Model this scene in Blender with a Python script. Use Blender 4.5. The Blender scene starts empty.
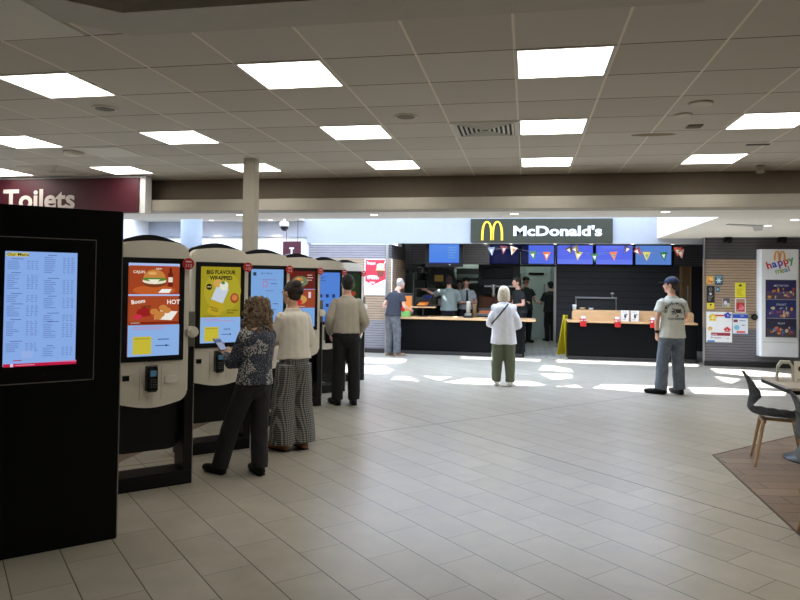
import bpy, bmesh, math, random
from mathutils import Vector, Matrix, noise
from mathutils.bvhtree import BVHTree
random.seed(7)
PI = math.pi
C = bpy.context.scene.collection
D = bpy.data

# ------------------------------------------------------------------ materials
def lin(c):
    c = c / 255.0
    return c / 12.92 if c <= 0.04045 else ((c + 0.055) / 1.055) ** 2.4
def L3(rgb): return (lin(rgb[0]), lin(rgb[1]), lin(rgb[2]), 1)
_m = {}
def nodes(name):
    m = D.materials.new(name); m.use_nodes = True
    nt = m.node_tree; nt.nodes.clear()
    out = nt.nodes.new('ShaderNodeOutputMaterial')
    return m, nt, out
def N(nt, typ, **kw):
    n = nt.nodes.new(typ)
    for k, v in kw.items():
        if k in n.inputs: n.inputs[k].default_value = v
        else: setattr(n, k, v)
    return n
def pm(name, rgb, rough=0.6, var=0.06, scale=12, metal=0, bump=0, bscale=200, spec=0.5, stretch=None):
    """plain surface with slight procedural unevenness"""
    if name in _m: return _m[name]
    m, nt, out = nodes(name)
    b = N(nt, 'ShaderNodeBsdfPrincipled', Roughness=rough, Metallic=metal)
    b.inputs['Specular IOR Level'].default_value = spec
    tc = N(nt, 'ShaderNodeTexCoord')
    no = N(nt, 'ShaderNodeTexNoise', Scale=scale, Detail=4)
    if stretch:
        mp = N(nt, 'ShaderNodeMapping'); mp.inputs['Scale'].default_value = stretch
        nt.links.new(tc.outputs['Object'], mp.inputs[0]); nt.links.new(mp.outputs[0], no.inputs['Vector'])
    else: nt.links.new(tc.outputs['Object'], no.inputs['Vector'])
    r = N(nt, 'ShaderNodeValToRGB')
    c = L3(rgb)
    r.color_ramp.elements[0].position = .3; r.color_ramp.elements[1].position = .7
    r.color_ramp.elements[0].color = tuple(x * (1 - var) for x in c[:3]) + (1,)
    r.color_ramp.elements[1].color = tuple(min(1, x * (1 + var)) for x in c[:3]) + (1,)
    nt.links.new(no.outputs['Fac'], r.inputs[0]); nt.links.new(r.outputs[0], b.inputs['Base Color'])
    if bump:
        n2 = N(nt, 'ShaderNodeTexNoise', Scale=bscale, Detail=3)
        bp = N(nt, 'ShaderNodeBump', Strength=bump, Distance=0.01)
        nt.links.new(tc.outputs['Object'], n2.inputs['Vector']); nt.links.new(n2.outputs['Fac'], bp.inputs['Height'])
        nt.links.new(bp.outputs[0], b.inputs['Normal'])
    nt.links.new(b.outputs[0], out.inputs[0])
    _m[name] = m; return m
def em(rgb, st=1.0):
    k = ('e', tuple(rgb), st)
    if k in _m: return _m[k]
    m, nt, out = nodes('screen_%d_%d_%d' % tuple(rgb))
    e = N(nt, 'ShaderNodeEmission', Strength=st); e.inputs[0].default_value = L3(rgb)
    g = N(nt, 'ShaderNodeBsdfGlossy', Roughness=0.15); g.inputs[0].default_value = (.03, .03, .03, 1)
    a = N(nt, 'ShaderNodeAddShader')
    nt.links.new(e.outputs[0], a.inputs[0]); nt.links.new(g.outputs[0], a.inputs[1])
    nt.links.new(a.outputs[0], out.inputs[0]); m.cycles.emission_sampling = 'NONE' if st < 1.5 else 'AUTO'
    _m[k] = m; return m
def lampm(name, col, st, samp='FRONT_BACK'):
    m, nt, out = nodes(name)
    e = N(nt, 'ShaderNodeEmission', Strength=st); e.inputs[0].default_value = (*col, 1)
    nt.links.new(e.outputs[0], out.inputs[0]); m.cycles.emission_sampling = samp
    return m
def dif(rgb):
    return pm('ink_%d_%d_%d' % tuple(rgb), rgb, .55, .02, 8)
def striped(name, rgb, dark, period, rough=.6, duty=.12, axis=2):
    m, nt, out = nodes(name)
    b = N(nt, 'ShaderNodeBsdfPrincipled', Roughness=rough)
    g = N(nt, 'ShaderNodeNewGeometry'); s = N(nt, 'ShaderNodeSeparateXYZ')
    nt.links.new(g.outputs['Position'], s.inputs[0])
    d = N(nt, 'ShaderNodeMath', operation='DIVIDE'); d.inputs[1].default_value = period
    f = N(nt, 'ShaderNodeMath', operation='FRACT')
    nt.links.new(s.outputs[axis], d.inputs[0]); nt.links.new(d.outputs[0], f.inputs[0])
    r = N(nt, 'ShaderNodeValToRGB'); r.color_ramp.interpolation = 'LINEAR'
    e = r.color_ramp.elements
    e[0].position = 0; e[0].color = L3(dark)
    e[1].position = 1; e[1].color = L3(dark)
    a = e.new(duty); a.color = L3(dark)
    a = e.new(duty + .06); a.color = L3(rgb)
    a = e.new(.94); a.color = L3(rgb)
    nt.links.new(f.outputs[0], r.inputs[0])
    no = N(nt, 'ShaderNodeTexNoise', Scale=6, Detail=4)
    mp = N(nt, 'ShaderNodeMapping'); mp.inputs['Scale'].default_value = (1, 1, 12)
    nt.links.new(g.outputs['Position'], mp.inputs[0]); nt.links.new(mp.outputs[0], no.inputs['Vector'])
    mx = N(nt, 'ShaderNodeMix', data_type='RGBA', blend_type='MULTIPLY')
    mx.inputs[0].default_value = .5
    nt.links.new(r.outputs[0], mx.inputs[6]); nt.links.new(no.outputs['Fac'], mx.inputs[7])
    gm = N(nt, 'ShaderNodeBrightContrast'); gm.inputs[1].default_value = 0.0
    nt.links.new(mx.outputs[2], b.inputs['Base Color'])
    bp = N(nt, 'ShaderNodeBump', Strength=.6, Distance=0.01)
    nt.links.new(r.outputs[0], bp.inputs['Height']); nt.links.new(bp.outputs[0], b.inputs['Normal'])
    nt.links.new(b.outputs[0], out.inputs[0]); return m

def floor_material():
    m, nt, out = nodes('floor_tiles')
    b = N(nt, 'ShaderNodeBsdfPrincipled', Roughness=.33)
    b.inputs['Specular IOR Level'].default_value = .5
    g = N(nt, 'ShaderNodeNewGeometry')
    s = N(nt, 'ShaderNodeSeparateXYZ'); nt.links.new(g.outputs['Position'], s.inputs[0])
    def mt(op, a, c=None):
        n = N(nt, 'ShaderNodeMath', operation=op)
        for i, v in enumerate((a, c)):
            if v is None: continue
            if isinstance(v, (int, float)): n.inputs[i].default_value = v
            else: nt.links.new(v, n.inputs[i])
        return n.outputs[0]
    r2 = math.sqrt(2)
    u = mt('DIVIDE', mt('ADD', s.outputs[0], s.outputs[1]), r2)
    v = mt('DIVIDE', mt('SUBTRACT', s.outputs[1], s.outputs[0]), r2)
    uu = mt('DIVIDE', mt('SUBTRACT', u, 1.766 - .2925 * 40), .2925)
    row = mt('FLOOR', uu); fu = mt('FRACT', uu)
    half = mt('MULTIPLY', mt('MODULO', row, 2), .5)
    vv = mt('ADD', mt('DIVIDE', mt('SUBTRACT', v, 3.62 - .58 * 60), .58), half)
    col = mt('FLOOR', vv); fv = mt('FRACT', vv)
    def edge(fr, w):
        d = mt('MINIMUM', fr, mt('SUBTRACT', 1.0, fr))
        return mt('LESS_THAN', d, w)
    gu = edge(fu, .011); gv = edge(fv, .0042)
    comb = N(nt, 'ShaderNodeCombineXYZ'); nt.links.new(row, comb.inputs[0]); nt.links.new(col, comb.inputs[1])
    wn = N(nt, 'ShaderNodeTexWhiteNoise'); nt.links.new(comb.outputs[0], wn.inputs['Vector'])
    r = N(nt, 'ShaderNodeValToRGB')
    r.color_ramp.elements[0].color = L3((176, 169, 153)); r.color_ramp.elements[1].color = L3((186, 179, 164))
    nt.links.new(wn.outputs['Value'], r.inputs[0])
    no = N(nt, 'ShaderNodeTexNoise', Scale=5, Detail=6, Roughness=.6); nt.links.new(g.outputs['Position'], no.inputs['Vector'])
    rn = N(nt, 'ShaderNodeValToRGB'); rn.color_ramp.elements[0].position = .3; rn.color_ramp.elements[1].position = .75
    rn.color_ramp.elements[0].color = (.86, .86, .86, 1); rn.color_ramp.elements[1].color = (1.05, 1.05, 1.05, 1)
    nt.links.new(no.outputs['Fac'], rn.inputs[0])
    mul = N(nt, 'ShaderNodeMix', data_type='RGBA', blend_type='MULTIPLY'); mul.inputs[0].default_value = 1
    nt.links.new(r.outputs[0], mul.inputs[6]); nt.links.new(rn.outputs[0], mul.inputs[7])
    m1 = N(nt, 'ShaderNodeMix', data_type='RGBA'); nt.links.new(gu, m1.inputs[0])
    nt.links.new(mul.outputs[2], m1.inputs[6]); m1.inputs[7].default_value = L3((66, 56, 42))
    m2 = N(nt, 'ShaderNodeMix', data_type='RGBA'); nt.links.new(gv, m2.inputs[0])
    nt.links.new(m1.outputs[2], m2.inputs[6]); m2.inputs[7].default_value = L3((112, 100, 80))
    ja = mt('LESS_THAN', mt('ABSOLUTE', mt('SUBTRACT', v, 6.11)), .008)
    jb = mt('LESS_THAN', mt('ABSOLUTE', mt('SUBTRACT', u, 1.766 + .2925*10)), .007)
    m3 = N(nt, 'ShaderNodeMix', data_type='RGBA'); nt.links.new(mt('MAXIMUM', ja, jb), m3.inputs[0])
    nt.links.new(m2.outputs[2], m3.inputs[6]); m3.inputs[7].default_value = L3((60, 52, 44))
    nt.links.new(m3.outputs[2], b.inputs['Base Color'])
    rr = N(nt, 'ShaderNodeMapRange'); rr.inputs[3].default_value = .24; rr.inputs[4].default_value = .38
    nt.links.new(no.outputs['Fac'], rr.inputs[0]); nt.links.new(rr.outputs[0], b.inputs['Roughness'])
    nt.links.new(b.outputs[0], out.inputs[0]); return m

def ceiling_material():
    m, nt, out = nodes('suspended_ceiling_tiles')
    b = N(nt, 'ShaderNodeBsdfPrincipled', Roughness=.9)
    g = N(nt, 'ShaderNodeNewGeometry')
    s = N(nt, 'ShaderNodeSeparateXYZ'); nt.links.new(g.outputs['Position'], s.inputs[0])
    def mt(op, a, c=None):
        n = N(nt, 'ShaderNodeMath', operation=op)
        for i, v in enumerate((a, c)):
            if v is None: continue
            if isinstance(v, (int, float)): n.inputs[i].default_value = v
            else: nt.links.new(v, n.inputs[i])
        return n.outputs[0]
    ux = mt('DIVIDE', mt('ADD', s.outputs[0], .085 + 60), .6)
    uy = mt('DIVIDE', mt('SUBTRACT', s.outputs[1], 3.43 - .597 * 60), .597)
    cx, cy, fx, fy = mt('FLOOR', ux), mt('FLOOR', uy), mt('FRACT', ux), mt('FRACT', uy)
    def edge(fr, w): return mt('LESS_THAN', mt('MINIMUM', fr, mt('SUBTRACT', 1.0, fr)), w)
    comb = N(nt, 'ShaderNodeCombineXYZ'); nt.links.new(cx, comb.inputs[0]); nt.links.new(cy, comb.inputs[1])
    wn = N(nt, 'ShaderNodeTexWhiteNoise'); nt.links.new(comb.outputs[0], wn.inputs['Vector'])
    r = N(nt, 'ShaderNodeValToRGB')
    r.color_ramp.elements[0].color = L3((204, 197, 186)); r.color_ramp.elements[1].color = L3((214, 208, 198))
    nt.links.new(wn.outputs['Value'], r.inputs[0])
    no = N(nt, 'ShaderNodeTexNoise', Scale=90, Detail=3); nt.links.new(g.outputs['Position'], no.inputs['Vector'])
    m1 = N(nt, 'ShaderNodeMix', data_type='RGBA'); nt.links.new(edge(fy, .011), m1.inputs[0])
    nt.links.new(r.outputs[0], m1.inputs[6]); m1.inputs[7].default_value = L3((110, 98, 82))  # cross lines darkened for the shade in the tile reveals
    m2 = N(nt, 'ShaderNodeMix', data_type='RGBA'); nt.links.new(edge(fx, .013), m2.inputs[0])
    nt.links.new(m1.outputs[2], m2.inputs[6]); m2.inputs[7].default_value = L3((246, 238, 224))
    nt.links.new(m2.outputs[2], b.inputs['Base Color'])
    bp = N(nt, 'ShaderNodeBump', Strength=.15, Distance=.005); nt.links.new(no.outputs['Fac'], bp.inputs['Height'])
    nt.links.new(bp.outputs[0], b.inputs['Normal'])
    nt.links.new(b.outputs[0], out.inputs[0]); return m

def brick_material(name, c1, c2, mortar, w, h, rot=0, msize=.01, rough=.4):
    m, nt, out = nodes(name)
    b = N(nt, 'ShaderNodeBsdfPrincipled', Roughness=rough)
    g = N(nt, 'ShaderNodeNewGeometry'); mp = N(nt, 'ShaderNodeMapping'); mp.inputs['Rotation'].default_value = (0, 0, rot)
    br = N(nt, 'ShaderNodeTexBrick', Scale=1.0)
    br.inputs['Brick Width'].default_value = w; br.inputs['Row Height'].default_value = h
    br.inputs['Mortar Size'].default_value = msize; br.inputs['Color1'].default_value = L3(c1)
    br.inputs['Color2'].default_value = L3(c2); br.inputs['Mortar'].default_value = L3(mortar)
    nt.links.new(g.outputs['Position'], mp.inputs[0]); nt.links.new(mp.outputs[0], br.inputs['Vector'])
    no = N(nt, 'ShaderNodeTexNoise', Scale=7, Detail=5); mp2 = N(nt, 'ShaderNodeMapping')
    mp2.inputs['Scale'].default_value = (1, 9, 1); mp2.inputs['Rotation'].default_value = (0, 0, rot)
    nt.links.new(g.outputs['Position'], mp2.inputs[0]); nt.links.new(mp2.outputs[0], no.inputs['Vector'])
    rn = N(nt, 'ShaderNodeValToRGB'); rn.color_ramp.elements[0].color = (.75, .75, .75, 1); rn.color_ramp.elements[1].color = (1.2, 1.2, 1.2, 1)
    nt.links.new(no.outputs['Fac'], rn.inputs[0])
    mx = N(nt, 'ShaderNodeMix', data_type='RGBA', blend_type='MULTIPLY'); mx.inputs[0].default_value = 1
    nt.links.new(br.outputs[0], mx.inputs[6]); nt.links.new(rn.outputs[0], mx.inputs[7])
    nt.links.new(mx.outputs[2], b.inputs['Base Color']); nt.links.new(b.outputs[0], out.inputs[0]); return m

def dots_material(name, base, dot, scale, thr, patch=None):
    m, nt, out = nodes(name)
    b = N(nt, 'ShaderNodeBsdfPrincipled', Roughness=.85)
    tc = N(nt, 'ShaderNodeTexCoord')
    vo = N(nt, 'ShaderNodeTexVoronoi', Scale=scale); nt.links.new(tc.outputs['Object'], vo.inputs['Vector'])
    lt = N(nt, 'ShaderNodeMath', operation='LESS_THAN'); nt.links.new(vo.outputs['Distance'], lt.inputs[0])
    if patch:
        v2 = N(nt, 'ShaderNodeTexVoronoi', Scale=7.0); nt.links.new(tc.outputs['Object'], v2.inputs['Vector'])
        s = N(nt, 'ShaderNodeSeparateColor'); nt.links.new(v2.outputs['Color'], s.inputs[0])
        gt = N(nt, 'ShaderNodeMath', operation='GREATER_THAN'); gt.inputs[1].default_value = .66
        nt.links.new(s.outputs[0], gt.inputs[0])
        ma = N(nt, 'ShaderNodeMath', operation='MULTIPLY_ADD'); ma.inputs[1].default_value = patch; ma.inputs[2].default_value = thr
        nt.links.new(gt.outputs[0], ma.inputs[0]); nt.links.new(ma.outputs[0], lt.inputs[1])
    else: lt.inputs[1].default_value = thr
    mx = N(nt, 'ShaderNodeMix', data_type='RGBA'); nt.links.new(lt.outputs[0], mx.inputs[0])
    mx.inputs[6].default_value = L3(base); mx.inputs[7].default_value = L3(dot)
    nt.links.new(mx.outputs[2], b.inputs['Base Color']); nt.links.new(b.outputs[0], out.inputs[0]); return m
def check_material(name, light, dark, size):
    m, nt, out = nodes(name)
    b = N(nt, 'ShaderNodeBsdfPrincipled', Roughness=.85)
    tc = N(nt, 'ShaderNodeTexCoord'); s = N(nt, 'ShaderNodeSeparateXYZ'); nt.links.new(tc.outputs['Object'], s.inputs[0])
    def mt(op, a, c=None):
        n = N(nt, 'ShaderNodeMath', operation=op)
        for i, v in enumerate((a, c)):
            if v is None: continue
            if isinstance(v, (int, float)): n.inputs[i].default_value = v
            else: nt.links.new(v, n.inputs[i])
        return n.outputs[0]
    def band(x): return mt('LESS_THAN', mt('FRACT', mt('DIVIDE', x, size)), .5)
    h = mt('ADD', s.outputs[0], mt('MULTIPLY', s.outputs[1], .6))
    f = mt('DIVIDE', mt('ADD', band(h), band(s.outputs[2])), 2.0)
    mx = N(nt, 'ShaderNodeMix', data_type='RGBA'); nt.links.new(f, mx.inputs[0])
    mx.inputs[6].default_value = L3(light); mx.inputs[7].default_value = L3(dark)
    nt.links.new(mx.outputs[2], b.inputs['Base Color']); nt.links.new(b.outputs[0], out.inputs[0]); return m
def glass_material(name, rgb=(230, 240, 240), op=.12):
    m, nt, out = nodes(name)
    t = N(nt, 'ShaderNodeBsdfTransparent'); g = N(nt, 'ShaderNodeBsdfGlossy', Roughness=.02)
    t.inputs[0].default_value = L3(rgb); mx = N(nt, 'ShaderNodeMixShader'); mx.inputs[0].default_value = op
    nt.links.new(t.outputs[0], mx.inputs[1]); nt.links.new(g.outputs[0], mx.inputs[2]); nt.links.new(mx.outputs[0], out.inputs[0])
    return m

# ------------------------------------------------------------------ mesh helpers
def nb(): return bmesh.new()
def box(bm, x0, x1, y0, y1, z0, z1, bev=0, mi=0):
    vs = [bm.verts.new(p) for p in ((x0,y0,z0),(x1,y0,z0),(x1,y1,z0),(x0,y1,z0),(x0,y0,z1),(x1,y0,z1),(x1,y1,z1),(x0,y1,z1))]
    fs = [bm.faces.new([vs[i] for i in f]) for f in ((3,2,1,0),(4,5,6,7),(0,1,5,4),(1,2,6,5),(2,3,7,6),(3,0,4,7))]
    for f in fs: f.material_index = mi
    if bev:
        es = set(e for f in fs for e in f.edges)
        r = bmesh.ops.bevel(bm, geom=list(es), offset=bev, segments=2, affect='EDGES', profile=.5)
        for f in r['faces']: f.material_index = mi
def prism(bm, pts, y0, y1, axis='y', mi=0):
    """extrude a 2D outline (x,z) from y0 to y1; axis 'z': outline (x,y); axis 'x': outline (y,z)"""
    def P(p, t):
        if axis == 'y': return (p[0], t, p[1])
        if axis == 'z': return (p[0], p[1], t)
        return (t, p[0], p[1])
    a = [bm.verts.new(P(p, y0)) for p in pts]; b = [bm.verts.new(P(p, y1)) for p in pts]
    n = len(pts); fs = [bm.faces.new(a), bm.faces.new(b[::-1])]
    for i in range(n): fs.append(bm.faces.new((a[i], b[i], b[(i+1) % n], a[(i+1) % n])))
    for f in fs: f.material_index = mi
    return fs
def cyl(bm, p0, p1, r0, r1=None, n=16, mi=0):
    r1 = r0 if r1 is None else r1
    p0, p1 = Vector(p0), Vector(p1); t = (p1 - p0).normalized()
    s = t.cross(Vector((0, 0, 1)));
    if s.length < .01: s = Vector((1, 0, 0))
    s.normalize(); f = s.cross(t)
    A = [bm.verts.new(p0 + (s*math.cos(2*PI*i/n) + f*math.sin(2*PI*i/n))*r0) for i in range(n)]
    B = [bm.verts.new(p1 + (s*math.cos(2*PI*i/n) + f*math.sin(2*PI*i/n))*r1) for i in range(n)]
    fs = [bm.faces.new(A), bm.faces.new(B[::-1])]
    for i in range(n): fs.append(bm.faces.new((A[i], B[i], B[(i+1) % n], A[(i+1) % n])))
    for q in fs: q.material_index = mi; q.smooth = False
def lathe(bm, c, prof, n=24, mi=0):
    """prof list of (r,z)"""
    rings = [[bm.verts.new((c[0]+r*math.cos(2*PI*i/n), c[1]+r*math.sin(2*PI*i/n), c[2]+z)) for i in range(n)] for r, z in prof]
    for a, b in zip(rings, rings[1:]):
        for i in range(n):
            f = bm.faces.new((a[i], a[(i+1) % n], b[(i+1) % n], b[i])); f.smooth = True; f.material_index = mi
    for r, rev in ((rings[0], True), (rings[-1], False)):
        f = bm.faces.new(r[::-1] if rev else r); f.material_index = mi
def ell(bm, c, r, n=16, m=10, rot=None):
    c = Vector(c); M = rot or Matrix.Identity(3)
    top = bm.verts.new(c + M @ Vector((0, 0, r[2]))); bot = bm.verts.new(c - M @ Vector((0, 0, r[2])))
    rings = []
    for j in range(1, m):
        a = PI * j / m
        rings.append([bm.verts.new(c + M @ Vector((r[0]*math.sin(a)*math.cos(2*PI*i/n), r[1]*math.sin(a)*math.sin(2*PI*i/n), r[2]*math.cos(a)))) for i in range(n)])
    fs = []
    for i in range(n):
        fs.append(bm.faces.new((top, rings[0][i], rings[0][(i+1) % n])))
        fs.append(bm.faces.new((bot, rings[-1][(i+1) % n], rings[-1][i])))
        for a, b in zip(rings, rings[1:]):
            fs.append(bm.faces.new((a[i], b[i], b[(i+1) % n], a[(i+1) % n])))
    for f in fs: f.smooth = True
def cr(pts, k=3):
    """Catmull-Rom through (Vector, rx, ry) rows"""
    rows = [list(p[0]) + list(p[1:]) for p in pts]; out = []
    for i in range(len(rows)-1):
        p0, p1, p2, p3 = rows[max(0, i-1)], rows[i], rows[i+1], rows[min(len(rows)-1, i+2)]
        for j in range(k):
            t = j / k
            out.append([.5*((2*b) + (-a+c)*t + (2*a-5*b+4*c-d)*t*t + (-a+3*b-3*c+d)*t**3) for a, b, c, d in zip(p0, p1, p2, p3)])
    out.append(rows[-1])
    return [(Vector(r[:3]), max(.002, r[3]), max(.002, r[4])) for r in out]
def loft(bm, rows, front=Vector((0, 1, 0)), n=14, k=3, dome=True):
    rows = cr([(Vector(r[0]), r[1], r[2] if len(r) > 2 else r[1]) for r in rows], k)
    P = [r[0] for r in rows]; rings = []
    def tang(i):
        a, b = P[max(0, i-1)], P[min(len(P)-1, i+1)]
        return (b - a).normalized()
    def ring(p, t, rx, ry):
        s = t.cross(front)
        if s.length < .15: s = t.cross(Vector((1, 0, 0)))
        s.normalize(); f = s.cross(t).normalized()
        return [bm.verts.new(p + s*rx*math.cos(2*PI*i/n) + f*ry*math.sin(2*PI*i/n)) for i in range(n)]
    seq = []
    if dome:
        t = tang(0); r = min(rows[0][1], rows[0][2])
        for q in (.97, .75): seq.append((P[0]-t*r*q*.8, t, rows[0][1]*math.sqrt(1-q*q), rows[0][2]*math.sqrt(1-q*q)))
    for i, (p, rx, ry) in enumerate(rows): seq.append((p, tang(i), rx, ry))
    if dome:
        t = tang(len(P)-1); r = min(rows[-1][1], rows[-1][2])
        for q in (.75, .97): seq.append((P[-1]+t*r*q*.8, t, rows[-1][1]*math.sqrt(1-q*q), rows[-1][2]*math.sqrt(1-q*q)))
    rings = [ring(*s) for s in seq]
    for a, b in zip(rings, rings[1:]):
        for i in range(n):
            f = bm.faces.new((a[i], a[(i+1) % n], b[(i+1) % n], b[i])); f.smooth = True
    bm.faces.new(rings[0][::-1]); bm.faces.new(rings[-1])
def tomesh(bm, name, mats, smooth=None):
    bmesh.ops.recalc_face_normals(bm, faces=bm.faces[:])
    me = D.meshes.new(name); bm.to_mesh(me); bm.free()
    if not isinstance(mats, (list, tuple)): mats = [mats]
    for m in mats: me.materials.append(m)
    if smooth is not None:
        for p in me.polygons: p.use_smooth = smooth
    return me
def obj(name, bm, mats, parent=None, loc=None, rz=None, label=None, smooth=None):
    me = bm if isinstance(bm, bpy.types.Mesh) else tomesh(bm, name, mats, smooth)
    o = D.objects.new(name, me); C.objects.link(o)
    if parent: o.parent = parent
    if loc is not None: o.location = loc
    if rz is not None: o.rotation_euler = (0, 0, rz)
    if label: o['label'] = label
    return o
def tag(o, label, cat, group=None):
    o['label'] = label; o['category'] = cat
    if group: o['group'] = group
    return o
def thing(name, label, cat, loc=(0, 0, 0), rz=0, group=None):
    o = D.objects.new(name, None); o.empty_display_size = .1; C.objects.link(o)
    o.location = loc; o.rotation_euler = (0, 0, rz); return tag(o, label, cat, group)
def struct(name, bm, mats, parent=None, **k):
    o = obj(name, bm, mats, parent, **k)
    if not parent: o['kind'] = 'structure'
    return o
def dup(r, loc, rz=None, label=None, group=None):
    n = r.copy(); C.objects.link(n); n.location = loc
    if rz is not None: n.rotation_euler = (0, 0, rz)
    if label: n['label'] = label
    if group: n['group'] = group
    for ch in list(r.children):
        c = ch.copy(); C.objects.link(c); c.parent = n
        for g in list(ch.children):
            d = g.copy(); C.objects.link(d); d.parent = c
    return n

# ------------------------------------------------------------------ flat artwork (screens, posters, signs)
_tc = {}
def text_geo(s, bold):
    if (s, bold) in _tc: return _tc[(s, bold)]
    cu = D.curves.new('t', 'FONT'); cu.body = s; cu.size = 1; cu.offset = bold; cu.resolution_u = 3
    o = D.objects.new('t', cu); C.objects.link(o)
    dg = bpy.context.evaluated_depsgraph_get(); dg.update()
    me = D.meshes.new_from_object(o.evaluated_get(dg))
    vs = [tuple(v.co) for v in me.vertices]; fs = [tuple(p.vertices) for p in me.polygons]
    D.objects.remove(o); D.meshes.remove(me); D.curves.remove(cu)
    _tc[(s, bold)] = (vs, fs); return vs, fs
class Flat:
    """flat picture in the XZ plane facing -Y"""
    def __init__(s, emit=None, step=.0006): s.bm = nb(); s.mats = []; s.k = 0; s.emit = emit; s.step = step
    def mi(s, rgb):
        m = em(rgb, s.emit) if s.emit else dif(rgb)
        if m not in s.mats: s.mats.append(m)
        return s.mats.index(m)
    def poly(s, pts, rgb, new=True):
        if new: s.k += 1
        vs = [s.bm.verts.new((p[0], -s.k*s.step, p[1])) for p in pts]
        a = sum(pts[i][0]*pts[(i+1) % len(pts)][1]-pts[(i+1) % len(pts)][0]*pts[i][1] for i in range(len(pts)))
        f = s.bm.faces.new(vs if a > 0 else vs[::-1]); f.material_index = s.mi(rgb)
    def rect(s, x0, z0, x1, z1, rgb, new=True): s.poly([(x0, z0), (x1, z0), (x1, z1), (x0, z1)], rgb, new)
    def oval(s, cx, cz, rx, rz, rgb, n=20, new=True, a0=0, a1=2*PI):
        s.poly([(cx+rx*math.cos(a0+(a1-a0)*i/n), cz+rz*math.sin(a0+(a1-a0)*i/n)) for i in range(n + (a1-a0 < 6))], rgb, new)
    def text(s, t, x, z, size, rgb, bold=.01, width=None, rot=0, center=False):
        s.k += 1; vs, fs = text_geo(t, bold); i = s.mi(rgb)
        w = max(v[0] for v in vs) or 1; sx = size if width is None else width / w
        off = -w*sx/2 if center else 0; c, n = math.cos(rot), math.sin(rot)
        V = []
        for v in vs:
            a, b = v[0]*sx+off, v[1]*size
            V.append(s.bm.verts.new((x+a*c-b*n, -s.k*s.step, z+a*n+b*c)))
        for f in fs:
            try: q = s.bm.faces.new([V[j] for j in f]); q.material_index = i
            except ValueError: pass
    def lines(s, x0, x1, z1, z0, n, rgb, th=.35, rnd=random.Random(3), cols=1):
        s.k += 1; d = (z1-z0)/n; cw = (x1-x0)/cols
        for c in range(cols):
            for i in range(n):
                l = cw*(.45+.5*rnd.random())*(.9 if cols > 1 else 1)
                z = z1-d*(i+.5); s.rect(x0+c*cw, z-d*th/2, x0+c*cw+l, z+d*th/2, rgb, False)
    def burger(s, cx, cz, r):
        s.oval(cx, cz-r*.55, r, r*.32, (120, 60, 30)); s.oval(cx, cz-r*.3, r*1.08, r*.28, (235, 225, 200))
        s.oval(cx, cz-r*.12, r*1.1, r*.22, (90, 130, 50)); s.poly([(cx-r*.6, cz-r*.15), (cx+r*.5, cz-r*.15), (cx, cz-r*.6)], (240, 235, 215))
        s.oval(cx, cz, r, r*.75, (196, 128, 62), a1=PI, n=16); s.oval(cx-r*.2, cz+r*.4, r*.4, r*.15, (222, 168, 100))
    def mesh(s, name, back=None):
        """back: (x0,z0,x1,z1,thick,rgb) slab behind the artwork"""
        if back:
            x0, z0, x1, z1, t, rgb = back
            m = dif(rgb)
            if m not in s.mats: s.mats.append(m)
            box(s.bm, x0, x1, 0, t, z0, z1, mi=s.mats.index(m))
        me = D.meshes.new(name); s.bm.to_mesh(me); s.bm.free()
        for m in s.mats: me.materials.append(m)
        return me

# ------------------------------------------------------------------ camera
f_px, roll, h = 678.0, .013, 1.62
yaw, pitch = math.radians(10.6), -math.atan(14.3/678)
F = Vector((-math.sin(yaw)*math.cos(pitch), math.cos(yaw)*math.cos(pitch), -math.sin(pitch)))
R0 = Vector((math.cos(yaw), math.sin(yaw), 0)); U0 = R0.cross(F)
Rv = R0*math.cos(roll) + U0*math.sin(roll); Uv = U0*math.cos(roll) - R0*math.sin(roll)
cam = D.cameras.new('camera'); co = D.objects.new('camera', cam); C.objects.link(co)
M = Matrix((Rv, Uv, -F)).transposed().to_4x4(); M.translation = Vector((0, -.07, h)); co.matrix_world = M
cam.shift_y = -33/800; cam.sensor_width = 36; cam.lens = 36*f_px/800; cam.clip_start = .05; cam.clip_end = 200
sc = bpy.context.scene; sc.camera = co
sc.view_settings.view_transform = 'Standard'; sc.view_settings.look = 'None'
sc.view_settings.gamma = 1; sc.view_settings.use_curve_mapping = False; sc.view_settings.exposure = 0.0

# ------------------------------------------------------------------ palette
M_white = pm('painted_plaster_white', (226, 226, 226), .8, .02)
M_ceil2 = pm('painted_ceiling_white', (222, 218, 212), .85, .02)
M_beam = pm('beam_face_taupe', (122, 111, 97), .8, .03)
M_lip = pm('beam_lip_beige', (168, 162, 150), .75, .03)
M_black = pm('black_gloss_panel', (6, 6, 7), .35, .1, 4, spec=.3)
M_blackm = pm('black_satin', (11, 11, 12), .55, .1, 6, spec=.25)
M_cream = pm('kiosk_cream_plastic', (232, 226, 210), .42, .02)
M_silver = pm('brushed_silver', (170, 168, 160), .35, .05, 30, metal=.8)
M_steel = pm('stainless_steel', (150, 152, 150), .32, .08, 20, metal=.9)
M_dsteel = pm('dark_steel', (60, 62, 62), .4, .08, 20, metal=.6)
M_wood = pm('counter_oak', (206, 166, 120), .45, .12, 3, stretch=(1, 10, 10))
M_woodd = pm('chair_leg_ash', (198, 164, 124), .5, .12, 6, stretch=(6, 6, 1))
M_cdark = pm('counter_front_black', (6, 7, 9), .5, .1, 2, spec=.12)
M_maroon = pm('maroon_sign_panel', (74, 17, 34), .5, .05)
M_slat = striped('dark_grey_slats', (88, 84, 88), (44, 41, 44), .062)
M_slatm = striped('grey_slats', (158, 153, 158), (92, 88, 92), .055)
M_tan = striped('tan_timber_slats', (186, 160, 134), (112, 88, 66), .055)
M_slatr = striped('mid_grey_slats', (122, 117, 122), (70, 66, 70), .055)
M_slatb = striped('charcoal_slats', (62, 61, 65), (34, 33, 36), .16, duty=.05)
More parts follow.
